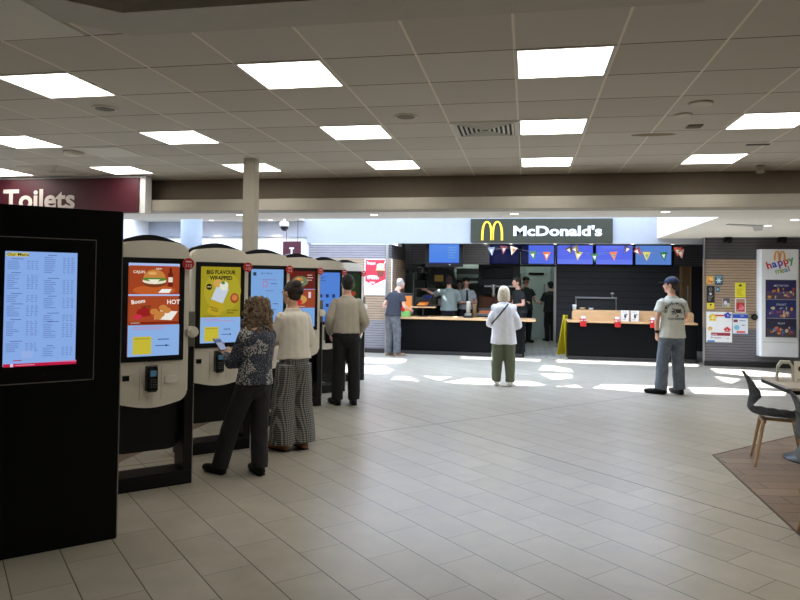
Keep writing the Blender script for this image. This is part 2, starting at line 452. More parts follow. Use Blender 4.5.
M_kick = pm('dark_kickboard', (44, 40, 38), .5, .08)
M_red = pm('red_plastic', (196, 36, 36), .4, .05)
M_yel = pm('yellow_plastic', (226, 205, 40), .45, .05)
M_skin = pm('skin_light', (214, 164, 138), .55, .05, 20)
M_skin2 = pm('skin_tanned', (190, 138, 110), .55, .05, 20)
M_glassp = glass_material('skylight_glass', (235, 240, 245), .05)

# ================================================================== SETTING
XL, XR, YB, YK = -9.0, 8.0, -5.0, 20.6
b = nb(); box(b, XL, XR, YB, YK, -.1, 0); struct('floor', b, floor_material())
M_planks = brick_material('brown_wood_plank_tiles', (152, 130, 112), (130, 110, 94), (88, 74, 62), .9, .19, math.radians(-8), .006, .42)
b = nb(); prism(b, [(1.76, YB), (1.76, 6.87), (3.1, 8.21), (3.1, 8.6), (7.99, 8.6), (7.99, YB)], 0, .004, 'z'); struct('floor_wood', b, M_planks)
b = nb(); prism(b, [(1.755, YB), (1.755, 6.875), (3.09, 8.21), (3.1, 8.2), (1.77, 6.87), (1.77, YB)], 0, .006, 'z'); struct('trim_1', b, pm('floor_trim_bronze', (96, 80, 62), .4, .05, metal=.5))
M_kfloor = brick_material('kitchen_quarry_tiles', (186, 184, 174), (170, 168, 160), (120, 118, 110), .3, .3, 0, .01, .5)
b = nb(); box(b, -3.1, 4.6, 15.02, YK, 0, .004); struct('floor_kitchen', b, M_kfloor)

# tiled ceiling z=3.02 with the raised coffer above the camera (Y < 3.59)
H = 3.02; CE = 8.83
O = [(-3.9, YB), (-3.9, 1.79), (-2.235, 3.455), (.835, 3.455), (2.5, 1.79), (2.5, YB)]      # outer edge of the coffer border
b = nb()
M_ceil = ceiling_material()
prism(b, [(XL, YB), (XL, CE), (XR, CE), (XR, YB)] + O[::-1], H, H+.05, 'z')
struct('ceiling', b, M_ceil)
def inset(w):
    return [(-3.9+w, YB), (-3.9+w, 1.79-.41*w), (-2.235+.41*w, 3.455-w), (.835-.41*w, 3.455-w), (2.5-w, 1.79-.41*w), (2.5-w, YB)]
I = inset(.32)
b = nb(); prism(b, O + I[::-1], H-.008, H+.33, 'z'); struct('trim_2', b, pm('coffer_border', (196, 191, 180), .8, .02))
b = nb(); prism(b, O, H+.33, H+.38, 'z'); struct('ceiling_coffer', b, pm('coffer_ceiling_taupe', (150, 138, 120), .85, .03))
# beam at the end of the tiled ceiling
b = nb(); box(b, XL, XR, CE, CE+.25, 2.59, 3.5); struct('trim_3', b, M_beam)
b = nb(); box(b, XL, XR, 8.5, CE, 2.545, 2.70, .006); struct('trim_4', b, M_lip)
# lower white ceiling with the skylight well
WX0, WX1, WY0, WY1, RZ = -9.0, 2.68, 10.2, 14.9, 3.45
b = nb()
box(b, XL, XR, CE+.25, WY0, 2.59, 2.68); box(b, WX1, XR, WY0, 15.1, 2.59, 2.68)
struct('ceiling_lower', b, M_ceil2)
M_glow = lampm('added_daylight_glow', (.66, .78, 1.0), 6.6)  # emissive roof surface added to brighten the far hall with diffuse daylight
b = nb(); box(b, XL, -5.05, 14.25, WY1, 2.98, 3.05); struct('ceiling_recess', b, pm('recess_soffit', (206, 200, 190), .8, .02))
b = nb(); box(b, WX1, WX1+.08, WY0, WY1+.2, 2.68, RZ); box(b, WX0, WX1, WY0-.12, WY0, 2.68, RZ)
struct('wall_skylight', b, M_white)
# skylight roof: unseen, its openings cut to throw the sun patches on the floor
SH = -.85*RZ
holes = [[(-2.33, 10.49), (-2.33, 11.32), (-1.95, 11.36), (-1.62, 10.69)], [(-1.76, 11.48), (-1.24, 11.57), (-1.42, 10.97)],
 [(-1.38, 10.76), (-1.0, 11.45), (-0.55, 11.45), (-0.39, 10.81)], [(-0.25, 11.3), (0.07, 11.39), (0.32, 11.01), (-0.2, 10.65)],
 [(0.21, 12.88), (0.3, 13.6), (0.51, 13.68), (0.83, 13.21), (0.85, 12.77)], [(0.24, 12.32), (0.8, 12.48), (0.77, 11.95), (0.43, 11.59)],
 [(-3.4, 13.84), (-2.46, 13.92), (-2.39, 13.39), (-2.52, 13.01), (-3.3, 12.99)], [(-3.4, 12.52), (-2.64, 12.65), (-2.38, 12.12), (-2.4, 11.56), (-3.3, 11.57)], [(-2.74, 11.2), (-2.49, 11.34), (-2.53, 10.55), (-2.77, 10.54)],
 [(-1.44, 14.7), (0.29, 14.7), (0.29, 14.31), (-1.41, 14.34)], [(0.6, 14.72), (3.46, 14.72), (3.36, 14.31), (1.84, 14.22), (0.6, 14.25)],
 [(0.43, 10.93), (0.79, 11.19), (0.87, 10.85), (0.47, 10.74)], [(0.99, 10.88), (1.19, 11.36), (1.98, 11.43), (2.4, 11.3), (2.3, 10.75), (1.7, 10.68)],
 [(2.45, 10.75), (2.5, 11.4), (3.03, 11.44), (3.92, 11.28), (3.75, 10.86)],
 [(3.5, 14.1), (4.25, 14.06), (4.81, 13.63), (4.6, 13.04), (3.88, 13.09), (3.45, 13.38)], [(3.28, 12.92), (3.67, 12.64), (3.32, 11.95), (3.25, 12.28)],
 [(3.77, 12.55), (4.54, 12.4), (4.23, 11.6), (3.58, 11.72)]]
cu = D.curves.new('roof', 'CURVE'); cu.dimensions = '2D'; cu.fill_mode = 'BOTH'; cu.extrude = .02
def spl(pts):
    s = cu.splines.new('POLY'); s.points.add(len(pts)-1)
    for p, q in zip(s.points, pts): p.co = (q[0], q[1], 0, 1)
    s.use_cyclic_u = True
spl([(WX0, WY0-.12), (WX1+.08, WY0-.12), (WX1+.08, WY1+.2), (WX0, WY1+.2)])
for hp in holes: spl([(x+SH, y) for x, y in hp])
co_ = D.objects.new('roof', cu); C.objects.link(co_)
dg = bpy.context.evaluated_depsgraph_get(); dg.update()
me = D.meshes.new_from_object(co_.evaluated_get(dg)); D.objects.remove(co_)
me.materials.clear()
me.materials.append(M_glow)
o = D.objects.new('ceiling_sun_stencil', me); C.objects.link(o); o.location = (0, 0, RZ+.02); o['kind'] = 'structure'

# McDonald's fascia, side walls, back walls
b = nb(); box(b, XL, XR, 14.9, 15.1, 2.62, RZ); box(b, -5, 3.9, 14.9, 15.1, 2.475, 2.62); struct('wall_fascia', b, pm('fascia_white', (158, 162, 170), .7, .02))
b = nb(); box(b, XL, -4.96, 15.0, 15.12, 0, 2.62); struct('wall_left_back', b, M_white)
b = nb(); box(b, XL, -5.3, 14.45, 15.0, 2.1, 2.53, .01); struct('trim_5', b, M_white)
def zonewall(name, x0, x1, y, t=.12, zt=2.45, zm=2.13, zl=.74):
    b = nb(); box(b, x0, x1, y, y+t, zm, zt); o = struct(name, b, M_slatm if name == 'wall_left_slats' else M_slat)
    b = nb(); box(b, x0, x1, y, y+t, zl, zm); obj('slat_panel', b, M_tan, o)
    b = nb(); box(b, x0, x1, y, y+t, .1, zl); obj('slat_panel', b, M_slatm if name == 'wall_left_slats' else M_slatr, o)
    b = nb(); box(b, x0, x1, y-.02, y+t, 0, .1); obj('kickboard', b, M_kick, o)
zonewall('wall_left_slats', -4.95, -3.08, 14.92)
b = nb(); box(b, -3.08, -3.0, 14.9, 16.6, 0, .1); box(b, -3.08, -3.0, 14.9, 16.6, 2.13, 2.45, mi=1); box(b, -3.08, -3.0, 14.9, 16.6, .1, 2.13, mi=2)
struct('wall_left_return', b, [M_kick, M_slat, M_tan])
b = nb(); box(b, -3.13, -3.07, 14.895, 14.93, 0, 2.45); struct('trim_6', b, M_silver)
zonewall('wall_right_slats', 3.53, XR, 14.55, .12, 2.59, 2.15, .76)
b = nb(); box(b, 4.6, 4.68, 14.67, YK, 0, 2.7); struct('wall_right_return', b, M_slat)
b = nb(); box(b, 3.518, 3.54, 14.535, 14.56, 0, 2.59); struct('trim_7', b, M_silver)
# kitchen shell
b = nb(); box(b, -3.08, 4.68, 15.1, YK, 2.62, 2.7); struct('ceiling_kitchen', b, pm('kitchen_ceiling', (150, 152, 150), .8, .03))
b = nb(); box(b, -3.1, 4.68, YK, YK+.1, 0, 2.7); struct('wall_kitchen_back', b, pm('kitchen_wall_pale_green', (196, 212, 202), .5, .04))
b = nb(); box(b, -3.18, -3.08, 16.6, YK, 0, 2.7); struct('wall_kitchen_left', b, pm('kitchen_wall_grey', (90, 96, 92), .6, .04))
b = nb(); box(b, -3.0, -.9, 16.6, 16.7, 2.06, 2.62); struct('wall_kitchen_bulkhead', b, M_slat)
b = nb(); box(b, .74, 3.7, 17.65, 17.8, .1, 2.62); box(b, .74, 3.7, 17.64, 17.8, 0, .1, mi=1); struct('wall_charcoal_slats', b, [M_slatb, pm('pale_skirting', (150, 150, 146), .5, .03)])
b = nb(); box(b, .68, .74, 17.6, 17.82, 0, 2.62); struct('trim_8', b, M_silver)
b = nb(); box(b, 1.05, 1.13, 17.8, YK, 0, 2.62); o = struct('wall_passage', b, pm('passage_wall', (190, 200, 194), .6, .03))
# right doorway & brown door
b = nb(); box(b, 3.55, 4.6, 17.5, 17.62, 2.08, 2.62); struct('trim_9', b, M_slat)
dr = nb(); box(dr, 3.76, 3.93, 17.58, 17.64, .02, 2.08); d1 = struct('door_1', dr, pm('brown_door', (124, 94, 58), .5, .1, 4, stretch=(8, 8, 1)))
b = nb(); box(b, 3.87, 3.895, 17.53, 17.585, .8, 1.6, .008); obj('door_handle', b, M_silver, d1)
b = nb(); box(b, 3.7, 3.76, 17.55, 17.66, 0, 2.08); box(b, 3.93, 3.96, 17.55, 17.66, 0, 2.08); obj('door_frame', b, pm('door_frame_oak', (150, 116, 74), .5, .08), d1)
b = nb(); box(b, 3.96, 4.6, 17.6, 17.64, .0, 2.08); struct('doorway_dark_sheet', b, pm('doorway_painted_dark', (16, 14, 20), .6, .1))  # near-black sheet painted in for the shade beyond the opening
# outer walls (out of view but close the hall)
b = nb(); box(b, XL-.1, XL, YB, 15.1, 0, RZ); struct('wall_left', b, M_white)
b = nb(); box(b, XR, XR+.1, YB, 15.1, 0, RZ); struct('wall_right', b, M_white)
b = nb(); box(b, XL, XR, YB-.1, YB, 0, RZ); struct('wall_rear', b, M_white)

# ------------------------------------------------------------------ world, sun
w = D.worlds.new('world'); sc.world = w; w.use_nodes = True; nt = w.node_tree; nt.nodes.clear()
bg = nt.nodes.new('ShaderNodeBackground'); ow = nt.nodes.new('ShaderNodeOutputWorld')
bg.inputs[0].default_value = (.62, .8, 1, 1); bg.inputs[1].default_value = 2.5; nt.links.new(bg.outputs[0], ow.inputs[0])
sl = D.lights.new('sun', 'SUN'); sl.energy = 28.0; sl.angle = math.radians(.6); sl.color = (.95, .98, 1)
so = D.objects.new('sun', sl); C.objects.link(so); so.location = (-6, 12, 9)
so.rotation_euler = Vector((.85, 0, -1)).to_track_quat('-Z', 'Y').to_euler()

# ------------------------------------------------------------------ ceiling fittings
M_panel = lampm('light_panel_diffuser', (1, .965, .88), 8.8)
M_frame = pm('white_enamel', (220, 216, 204), .5, .02)
def panel(x, y, label, group):
    t = thing('ceiling_light', label, 'ceiling light', (x+.312, y+.135, H), 0, group)
    b = nb()
    for a in ((-.3, -.277, -.298, .298), (.277, .3, -.298, .298), (-.277, .277, -.298, -.277), (-.277, .277, .277, .298)): box(b, a[0], a[1], a[2], a[3], -.006, .004)
    obj('frame', b, M_frame, t)
    b = nb(); box(b, -.278, .278, -.278, .278, -.004, .003); obj('diffuser', b, M_panel, t)
colname = {-5.5: 'far-left', -3.7: 'left', -1.9: 'centre-left', -.1: 'centre-right', 1.7: 'right'}
desc = {(4.187, -3.7): 'square light panel at left edge of frame, nearest row, above the black menu totem',
 (4.187, -1.9): 'big bright square ceiling panel in nearest row, left of centre',
 (4.187, -.1): 'largest bright ceiling panel, nearest row, right of centre above the restaurant sign',
 (5.978, -5.5): 'square ceiling panel cut by left edge of frame, second row',
 (5.978, -3.7): 'square ceiling panel of second row, left of the grey disc speaker row end',
 (5.978, -1.9): 'square ceiling panel of second row, centre-left, beyond the big near panel',
 (5.978, -.1): 'square ceiling panel of second row right beside the air vent',
 (5.978, 1.7): 'square ceiling panel of second row cut by right edge of frame',
 (7.769, -7.3): 'thin sliver of far-row ceiling panel at left edge above the maroon sign',
 (7.769, -5.5): 'far-row ceiling panel just above the end of the maroon toilets sign',
 (7.769, -3.7): 'far-row ceiling panel behind the slim white pillar',
 (7.769, -1.9): 'small far-row ceiling panel, centre-left, by the beam',
 (7.769, -.1): 'small far-row ceiling panel, centre-right, below the vent-side panel',
 (7.769, 1.7): 'small far-row ceiling panel at right, near the beam sensor'}
for (y, x), l in desc.items(): panel(x, y, l, 'square light panels in the tiled ceiling')
for y, x in ((4.187, 1.7), (4.187, -5.5), (5.978, 3.5), (5.978, -7.3), (4.187, 3.5), (4.187, -7.3), (7.769, 3.5), (2.396, -5.5), (2.396, 3.5), (.605, 3.5), (.605, -5.5), (7.769, 5.3), (4.187, 5.3), (5.978, 5.3), (7.769, 7.1)):
    panel(x, y, 'square light panel of the tiled ceiling, outside the picture', 'light panels outside the picture')
# plain pale tiles
for nm, (x, y), l in (('ceiling_tile', (-3.1, 3.0), 0), ('ceiling_tile', (-4.9, 6.575), 0), ('ceiling_tile', (-1.3, 5.38), 0)):
    pass
b = nb(); box(b, -3.08, -2.51, 2.87, 3.4, H-.012, H-.001)
tag(obj('ceiling_tile', b, pm('blank_tile_white', (226, 222, 212), .8, .01)), 'pale blank ceiling tile at top left corner beside the raised coffer', 'ceiling tile')
b = nb(); box(b, -4.865, -4.305, 6.455, 7.015, H-.006, H-.001)
tag(obj('ceiling_tile', b, pm('blank_tile_white', (226, 222, 212), .8, .01)), 'pale blank ceiling tile left of the far light panels', 'ceiling tile')
def ring(x, y, label, r=.1):
    t = thing('ceiling_speaker', label, 'ceiling speaker', (x, y, H), 0, 'round ceiling speakers')
    b = nb(); lathe(b, (0, 0, 0), [(r, 0), (r, -.008), (r*.86, -.012), (r*.8, -.002)]); obj('rim', b, M_frame, t)
    b = nb(); lathe(b, (0, 0, 0), [(r*.8, 0), (r*.8, -.006), (.01, -.008)]); obj('grille', b, pm('speaker_grille', (120, 112, 100), .7, .1), t)
ring(-3.44, 4.96, 'round recessed ceiling speaker right of the left light panels'); ring(-1.02, 5.56, 'round recessed ceiling speaker near ceiling centre, left of the vent')
def vent(x, y, label):
    t = thing('ceiling_vent', label, 'air vent', (x, y, H), 0, 'square air vents in the ceiling')
    b = nb()
    for a in ((-.295, -.265, -.295, .295), (.265, .295, -.295, .295), (-.265, .265, -.295, -.265), (-.265, .265, .265, .295)): box(b, a[0], a[1], a[2], a[3], -.008, -.001)
    obj('frame', b, M_frame, t)
    b = nb(); box(b, -.265, .265, -.265, .265, -.003, -.001); obj('backing', b, pm('vent_dark', (40, 34, 28), .8, .05), t)
    for k in range(6):
        b = nb(); r = .25-k*.042
        for s in (-1, 1):
            box(b, s*r-.01, s*r+.01, -r, r, -.012, -.004); box(b, -r, r, s*r-.01, s*r+.01, -.012, -.004)
        obj('louvre', b, M_frame, t)
vent(-.385, 6.142, 'square louvred air vent beside the second-row light panel'); vent(-6.085, 7.765, 'louvred air vent above the maroon sign at far left')
b = nb(); lathe(b, (1.3, 5.44, H), [(.09, -.001), (.09, -.012), (.07, -.016)]); tag(obj('ceiling_disc', b, pm('disc_white', (214, 206, 190), .6, .02)), 'flat pale oval disc on right-hand ceiling, nearer of two', 'ceiling cover', 'pale discs on the ceiling')
b = nb(); lathe(b, (1.25, 5.8, H), [(.07, -.001), (.07, -.01), (.05, -.013)]); tag(obj('ceiling_disc', b, pm('disc_white', (214, 206, 190), .6, .02)), 'flat pale oval disc on right-hand ceiling, farther of two', 'ceiling cover', 'pale discs on the ceiling')
b = nb(); box(b, 1.38, 1.5, 6.18, 6.3, H-.01, H+.015, .002); tag(obj('sensor_plate', b, pm('dim_brown', (92, 80, 56), .7, .1)), 'small square brown sensor plate on right-hand ceiling', 'sensor')
b = nb(); prism(b, [(1.15+.2*math.cos(a*.314), 6.56+.06*math.sin(a*.314)) for a in range(20)], H-.002, H+.015, 'z'); tag(obj('water_stain', b, pm('stain_tan', (150, 134, 104), .9, .1)), 'tan water stain on the ceiling by the brown sensor', 'stain')
b = nb(); box(b, 2.13, 2.34, 7.12, 7.17, H-.008, H+.015, .002); tag(obj('slot_cover', b, pm('slot_grey', (110, 108, 108), .6, .05)), 'thin grey slot cover beyond the right light panels', 'ceiling cover')
b = nb(); lathe(b, (2.66, 8.42, H), [(.05, -.001), (.05, -.03), (.035, -.05), (.035, -.07), (.05, -.08), (.03, -.09)]); tag(obj('smoke_detector', b, pm('detector_cream', (170, 160, 140), .5, .05)), 'small smoke detector hanging near the beam at right', 'smoke detector')
b = nb(); lathe(b, (-4.99, 6.68, H), [(.11, -.001), (.11, -.03), (.06, -.05)]); tag(obj('smoke_detector', b, pm('detector_white', (216, 210, 198), .5, .05)), 'round white detector on the ceiling above the toilets sign', 'smoke detector')
M_down = lampm('downlight_glow', (1, .97, .92), 9, 'NONE')
def downlight(x, y, z, label, r=.075, grp='round downlights in the white ceiling'):
    t = thing('downlight', label, 'downlight', (x, y, z), 0, grp)
    b = nb(); lathe(b, (0, 0, 0), [(r, -.0005), (r, -.006), (r*.82, -.007), (r*.82, -.0005)]); obj('rim', b, M_frame, t)
    b = nb(); lathe(b, (0, 0, 0), [(r*.8, -.001), (r*.8, -.004), (.005, -.004)]); obj('lens', b, M_down, t)
for x, y, l in ((-4.25, 9.5, 'round downlight in white ceiling left of the slim pillar'), (-2.2, 9.58, 'round downlight in white ceiling above the red milkshake poster'),
                (-.18, 9.55, 'round downlight in white ceiling above the golden arches sign'), (1.8, 9.4, 'round downlight in white ceiling right of the restaurant sign'),
                (3.78, 11.65, 'round downlight in white ceiling above the noticeboard wall'), (3.82, 10.65, 'round downlight at right edge above the toy display')):
    downlight(x, y, 2.59, l)
for x, l in ((-2.9, 'under-fascia downlight at left end of the counter'), (-.9, 'under-fascia downlight below the golden arches'), (-.35, 'under-fascia downlight under the sign lettering start'), (.6, 'under-fascia downlight under the sign lettering middle'), (1.35, 'under-fascia downlight near right end of the sign'), (2.2, 'under-fascia downlight right of the sign'), (3.0, 'under-fascia downlight at right end of the menu screens')):
    downlight(x, 14.96, 2.475, l, .06, 'downlights under the white fascia')
for x, l in ((-7.2, 'left of two downlights in the pale recess beyond the kiosks'), (-5.75, 'right of two downlights in the pale recess beyond the kiosks')):
    downlight(x, 14.55, 2.98, l, .07, 'downlights in the recess')
    s = D.lights.new('spot', 'SPOT'); s.energy = 60; s.spot_size = 1.3; s.color = (1, .8, .6); s.shadow_soft_size = .05
    so2 = D.objects.new('spot', s); C.objects.link(so2); so2.location = (x, 14.55, 2.96); so2.rotation_euler = (.25, 0, 0)
# access hatch on the right-hand white ceiling
b = nb(); prism(b, [(3.1, 11.3), (3.7, 11.6), (4.0, 12.6), (3.9, 12.7), (3.6, 11.8), (3.1, 11.45)], 2.578, 2.592, 'z'); tag(obj('ceiling_hatch', b, pm('hatch_grey', (170, 168, 168), .7, .03)), 'curved grey hatch strip on white ceiling above the noticeboard wall', 'hatch')
for x, l in ((3.95, 'small black fixture on top of slatted wall, left one'), (4.95, 'small black fixture on top of slatted wall above the toy display')):
    b = nb(); box(b, x-.07, x+.07, 14.4, 14.549, 2.49, 2.589, .01); cyl(b, (x, 14.4, 2.5), (x, 14.34, 2.49), .03, .035, 12); tag(obj('wall_sensor', b, M_blackm), l, 'sensor', 'black fixtures on the right-hand wall top')

b = nb(); box(b, -3.62, -3.5, 3.3, 11.4, 0, 1.55)  # low wall added behind the kiosks to darken the space there
o = struct('wall_added_partition', b, pm('added_partition_tan', (150, 132, 116), .6, .05))
b = nb()
for k in range(13): box(b, -3.502, -3.498, 3.9+.6*k, 3.906+.6*k, 0, 1.55)
for z in (.6, 1.2): box(b, -3.502, -3.498, 3.3, 11.4, z, z+.006)
obj('tile_joints', b, pm('joint_brown', (96, 82, 70), .7, .03), o)
# slim pillar, far column, camera, toilet signs
b = nb(); box(b, -3.235, -3.095, 7.28, 7.42, 0, H, .004); box(b, -3.255, -3.075, 7.26, 7.44, 0, .1); tag(obj('pillar', b, pm('pillar_paint', (206, 200, 186), .6, .03)), 'slim square white pillar rising behind the ordering kiosks', 'pillar')
b = nb(); lathe(b, (-6.35, 12.0, 0), [(.2, 0), (.2, RZ)], 32); tag(obj('round_column', b, pm('column_blue_grey', (128, 137, 146), .6, .02)), 'round pale blue-grey column behind the first kiosk', 'column')
t = thing('security_camera', 'white dome security camera with dark bubble left of slatted wall', 'security camera', (-4.55, 12.2, 2.72))
b = nb(); lathe(b, (0, 0, 0), [(.02, .72), (.02, .02), (.085, .0), (.09, -.07), (.075, -.09)]); obj('housing', b, M_frame, t)
b = nb(); ell(b, (0, 0, -.09), (.078, .078, .085)); obj('dome', b, pm('smoked_dome', (18, 18, 24), .12, .1), t)
# WC sign 'T'
t = thing('hanging_sign', 'small square maroon sign with white T symbol beyond the kiosks', 'sign', (-4.68, 13.0, 2.4))
b = nb(); box(b, -.19, .19, 0, .03, -.42, 0, .004); cyl(b, (-.12, .015, 0), (-.12, .015, .5), .006, n=8); cyl(b, (.12, .015, 0), (.12, .015, .5), .006, n=8); obj('panel', b, M_maroon, t)
f = Flat(); f.rect(-.05, -.155, .05, -.125, (240, 235, 235)); f.rect(-.018, -.3, .018, -.125, (240, 235, 235)); obj('lettering', f.mesh('lettering'), None, t, loc=(0, -.001, 0))
# toilets bulkhead sign
t = thing('toilets_sign', 'long maroon overhead sign with white lettering Toilets', 'sign', (-.09, 8.3, .0))
b = nb(); box(b, -8.9, -5.1, 0, .03, 2.51, 2.985, .004); obj('panel', b, M_maroon, t)
b = nb(); box(b, -8.9, -5.02, .031, .19, 2.5, 3.015); obj('housing', b, M_white, t)
f = Flat(step=.003); f.text('Toilets', -7.19, 2.57, .385, (226, 214, 208), .028, width=1.13); obj('lettering', f.mesh('lettering'), None, t, loc=(0, -.004, 0))
# big restaurant sign
t = thing('restaurant_sign', 'dark olive fascia sign with golden arches and white restaurant name', 'sign', (0, 14.82, 0))
b = nb(); box(b, -1.22, 1.78, 0, .075, 2.495, 3.01, .005); obj('panel', b, pm('olive_grey_panel', (58, 60, 50), .6, .04, spec=.15), t)
def arches(bm, cx, z0, w, hh, y0, y1, rot=0, tw=.1):
    """golden arches as two tapering bands"""
    def band(c, s):
        O_, I_ = [], []
        n = 22
        for i in range(n+1):
            a = PI*i/n
            ox, oz = -math.cos(a), math.sin(a)**.62
            O_.append((ox*.5*w/2*1.0, oz*hh))
            I_.append((ox*(.5*w/2-w*tw), max(0, oz*(hh-w*tw*.75)) if 0 < i < n else 0))
        q = [(c+x, z) for x, z in O_] + [(c+x, z) for x, z in I_[::-1]]
        return q
    cr_, sr_ = math.cos(rot), math.sin(rot)
    for c in (-w/4+w*tw*.25, w/4-w*tw*.25):
        q = band(c, 1); n = len(q)//2
        out, inn = q[:n], q[n:][::-1]
        for i in range(n-1):
            pts = [out[i], out[i+1], inn[i+1], inn[i]]
            pts = [(cx+x*cr_-z*sr_, z0+x*sr_+z*cr_) for x, z in pts]
            prism(bm, pts, y0, y1)
M_sigy = pm('arches_yellow', (250, 206, 50), .45, .03); M_sigw = pm('lettering_white', (236, 242, 250), .45, .02)
b = nb(); arches(b, -.75, 2.54, .5, .42, -.035, 0); obj('arches', b, M_sigy, t)
f = Flat(step=.0); f.text("McDonald's", -.31, 2.645, .29, (236, 242, 250), .032, width=1.87)
lt = f.mesh('lettering'); obj('lettering', lt, None, t, loc=(0, -.004, 0))

# ================================================================== KIOSKS
def rrect(x0, x1, z0, z1, rt=.06, rb=.06, arch_t=0, arch_b=0, n=6):
    p = []
    for i in range(n+1):
        a = PI+PI/2*i/n; p.append((x0+rb+rb*math.cos(a), z0+rb+rb*math.sin(a)))
    for i in range(1, 8):
        t_ = i/8; p.append((x0+rb+(x1-x0-2*rb)*t_, z0-arch_b*math.sin(PI*t_)))
    for i in range(n+1):
        a = -PI/2+PI/2*i/n; p.append((x1-rb+rb*math.cos(a), z0+rb+rb*math.sin(a)))
    for i in range(n+1):
        a = PI/2*i/n; p.append((x1-rt+rt*math.cos(a), z1-rt+rt*math.sin(a)))
    for i in range(1, 8):
        t_ = i/8; p.append((x1-rt-(x1-x0-2*rt)*t_, z1+arch_t*math.sin(PI*t_)))
    for i in range(n+1):
        a = PI/2+PI/2*i/n; p.append((x0+rt+rt*math.cos(a), z1-rt+rt*math.sin(a)))
    return p
SQ = .70710678
def paint_common_foot(f):
    f.rect(-.204, 1.0, .204, 1.245, (138, 176, 228)); f.lines(-.17, .19, 1.235, 1.205, 2, (190, 130, 170))
    f.rect(-.165, 1.015, -.02, 1.155, (196, 182, 56)); f.text('ORDER AND PAY', -.155, 1.135, .012, (60, 60, 30), .01, width=.12)
    f.lines(.03, .15, 1.14, 1.12, 1, (40, 70, 130)); f.lines(.01, .16, 1.09, 1.07, 1, (60, 90, 150)); f.oval(.1, 1.08, .008, .008, (30, 50, 90))
def screen_hot(f):
    f.rect(-.204, 1.0, .204, 1.735, (150, 62, 30)); f.rect(-.204, 1.71, .204, 1.735, (170, 190, 235))
    f.rect(-.195, 1.485, .195, 1.715, (160, 66, 34)); f.oval(0, 1.52, .17, .04, (190, 92, 40)); f.burger(0, 1.62, .088)
    f.poly([(.03, 1.5), (.12, 1.5), (.14, 1.53), (.06, 1.53)], (240, 240, 235)); f.rect(.108, 1.55, .148, 1.66, (110, 30, 20)); f.rect(.119, 1.66, .137, 1.7, (90, 25, 18)); f.rect(.11, 1.585, .146, 1.625, (235, 220, 200))
    f.text('CAJUN', -.17, 1.655, .03, (245, 235, 215), .01); f.text('NEW', .01, 1.685, .02, (245, 235, 215), .01)
    f.rect(-.204, 1.475, .204, 1.488, (170, 190, 235)); f.rect(-.195, 1.255, .195, 1.475, (164, 70, 36))
    f.text('Boom', -.18, 1.41, .045, (245, 240, 230), .02, rot=.12); f.text('HOT', -.1, 1.375, .035, (30, 15, 10), .02); f.text('HOT', .1, 1.41, .05, (245, 240, 230), .02)
    f.oval(-.08, 1.345, .06, .035, (150, 30, 30)); f.oval(-.13, 1.31, .04, .02, (196, 50, 70)); f.poly([(.0, 1.29), (.14, 1.28), (.19, 1.35), (.05, 1.36)], (238, 232, 222))
    for x, z in ((.0, 1.35), (.05, 1.33), (.07, 1.38), (.03, 1.31), (.1, 1.36)): f.oval(x, z, .035, .024, (196, 128, 62))
    f.rect(-.195, 1.255, .195, 1.27, (120, 30, 15)); f.lines(-.185, -.06, 1.268, 1.258, 1, (230, 220, 210))
    paint_common_foot(f)
def screen_wrap(f):
    f.rect(-.204, 1.0, .204, 1.735, (158, 146, 34)); f.oval(.02, 1.5, .19, .2, (170, 158, 42)); f.text('BIG FLAVOUR', 0, 1.665, .052, (40, 34, 16), .04, center=True, width=.3); f.text('WRAPPED', 0, 1.61, .052, (40, 34, 16), .04, center=True, width=.23)
    f.oval(-.12, 1.54, .03, .03, (30, 26, 14)); f.text('NEW', -.12, 1.533, .02, (230, 220, 160), .005, center=True)
    f.poly([(-.1, 1.42), (.02, 1.38), (.08, 1.52), (-.04, 1.56)], (196, 206, 220)); f.oval(-.03, 1.575, .05, .04, (208, 160, 80)); f.oval(.03, 1.55, .045, .045, (224, 226, 210)); f.oval(.02, 1.58, .02, .016, (90, 130, 60))
    f.poly([(-.02, 1.24), (-.14, 1.3), (-.09, 1.42), (.04, 1.36)], (184, 158, 36)); f.text('THE BIG', -.12, 1.34, .026, (60, 50, 20), .01, rot=-.25); f.text('WRAP', -.1, 1.31, .026, (60, 50, 20), .01, rot=-.25)
    f.oval(.14, 1.43, .045, .05, (150, 70, 34)); f.oval(.14, 1.435, .03, .03, (206, 120, 70)); f.text('SPICY & MILD', .06, 1.305, .022, (50, 42, 18), .01, width=.12); f.text('WRAPS', .06, 1.28, .022, (50, 42, 18), .01)
    f.lines(-.18, .18, 1.27, 1.25, 1, (120, 110, 40)); paint_common_foot(f)
def screen_info(f):
    f.rect(-.204, 1.0, .204, 1.735, (122, 166, 222)); f.rect(-.18, 1.66, -.14, 1.7, (40, 70, 80)); f.text('Eat in / Take out', -.08, 1.68, .03, (40, 60, 120), .005, width=.14)
    f.lines(-.07, .12, 1.63, 1.6, 1, (130, 130, 190)); f.rect(-.06, 1.53, 0, 1.6, (180, 120, 150)); f.rect(-.05, 1.54, -.01, 1.59, (120, 165, 230)); f.lines(.04, .16, 1.58, 1.56, 1, (60, 90, 160))
    f.lines(-.02, .1, 1.5, 1.48, 1, (110, 110, 170)); f.lines(-.09, .03, 1.42, 1.4, 1, (60, 90, 160)); f.oval(.02, 1.35, .02, .035, (30, 50, 80)); f.oval(.02, 1.27, .02, .03, (30, 50, 80)); f.lines(.07, .15, 1.35, 1.33, 1, (60, 60, 110)); f.lines(.07, .15, 1.28, 1.26, 1, (50, 80, 150))
    f.rect(-.19, 1.02, .19, 1.12, (140, 178, 228))
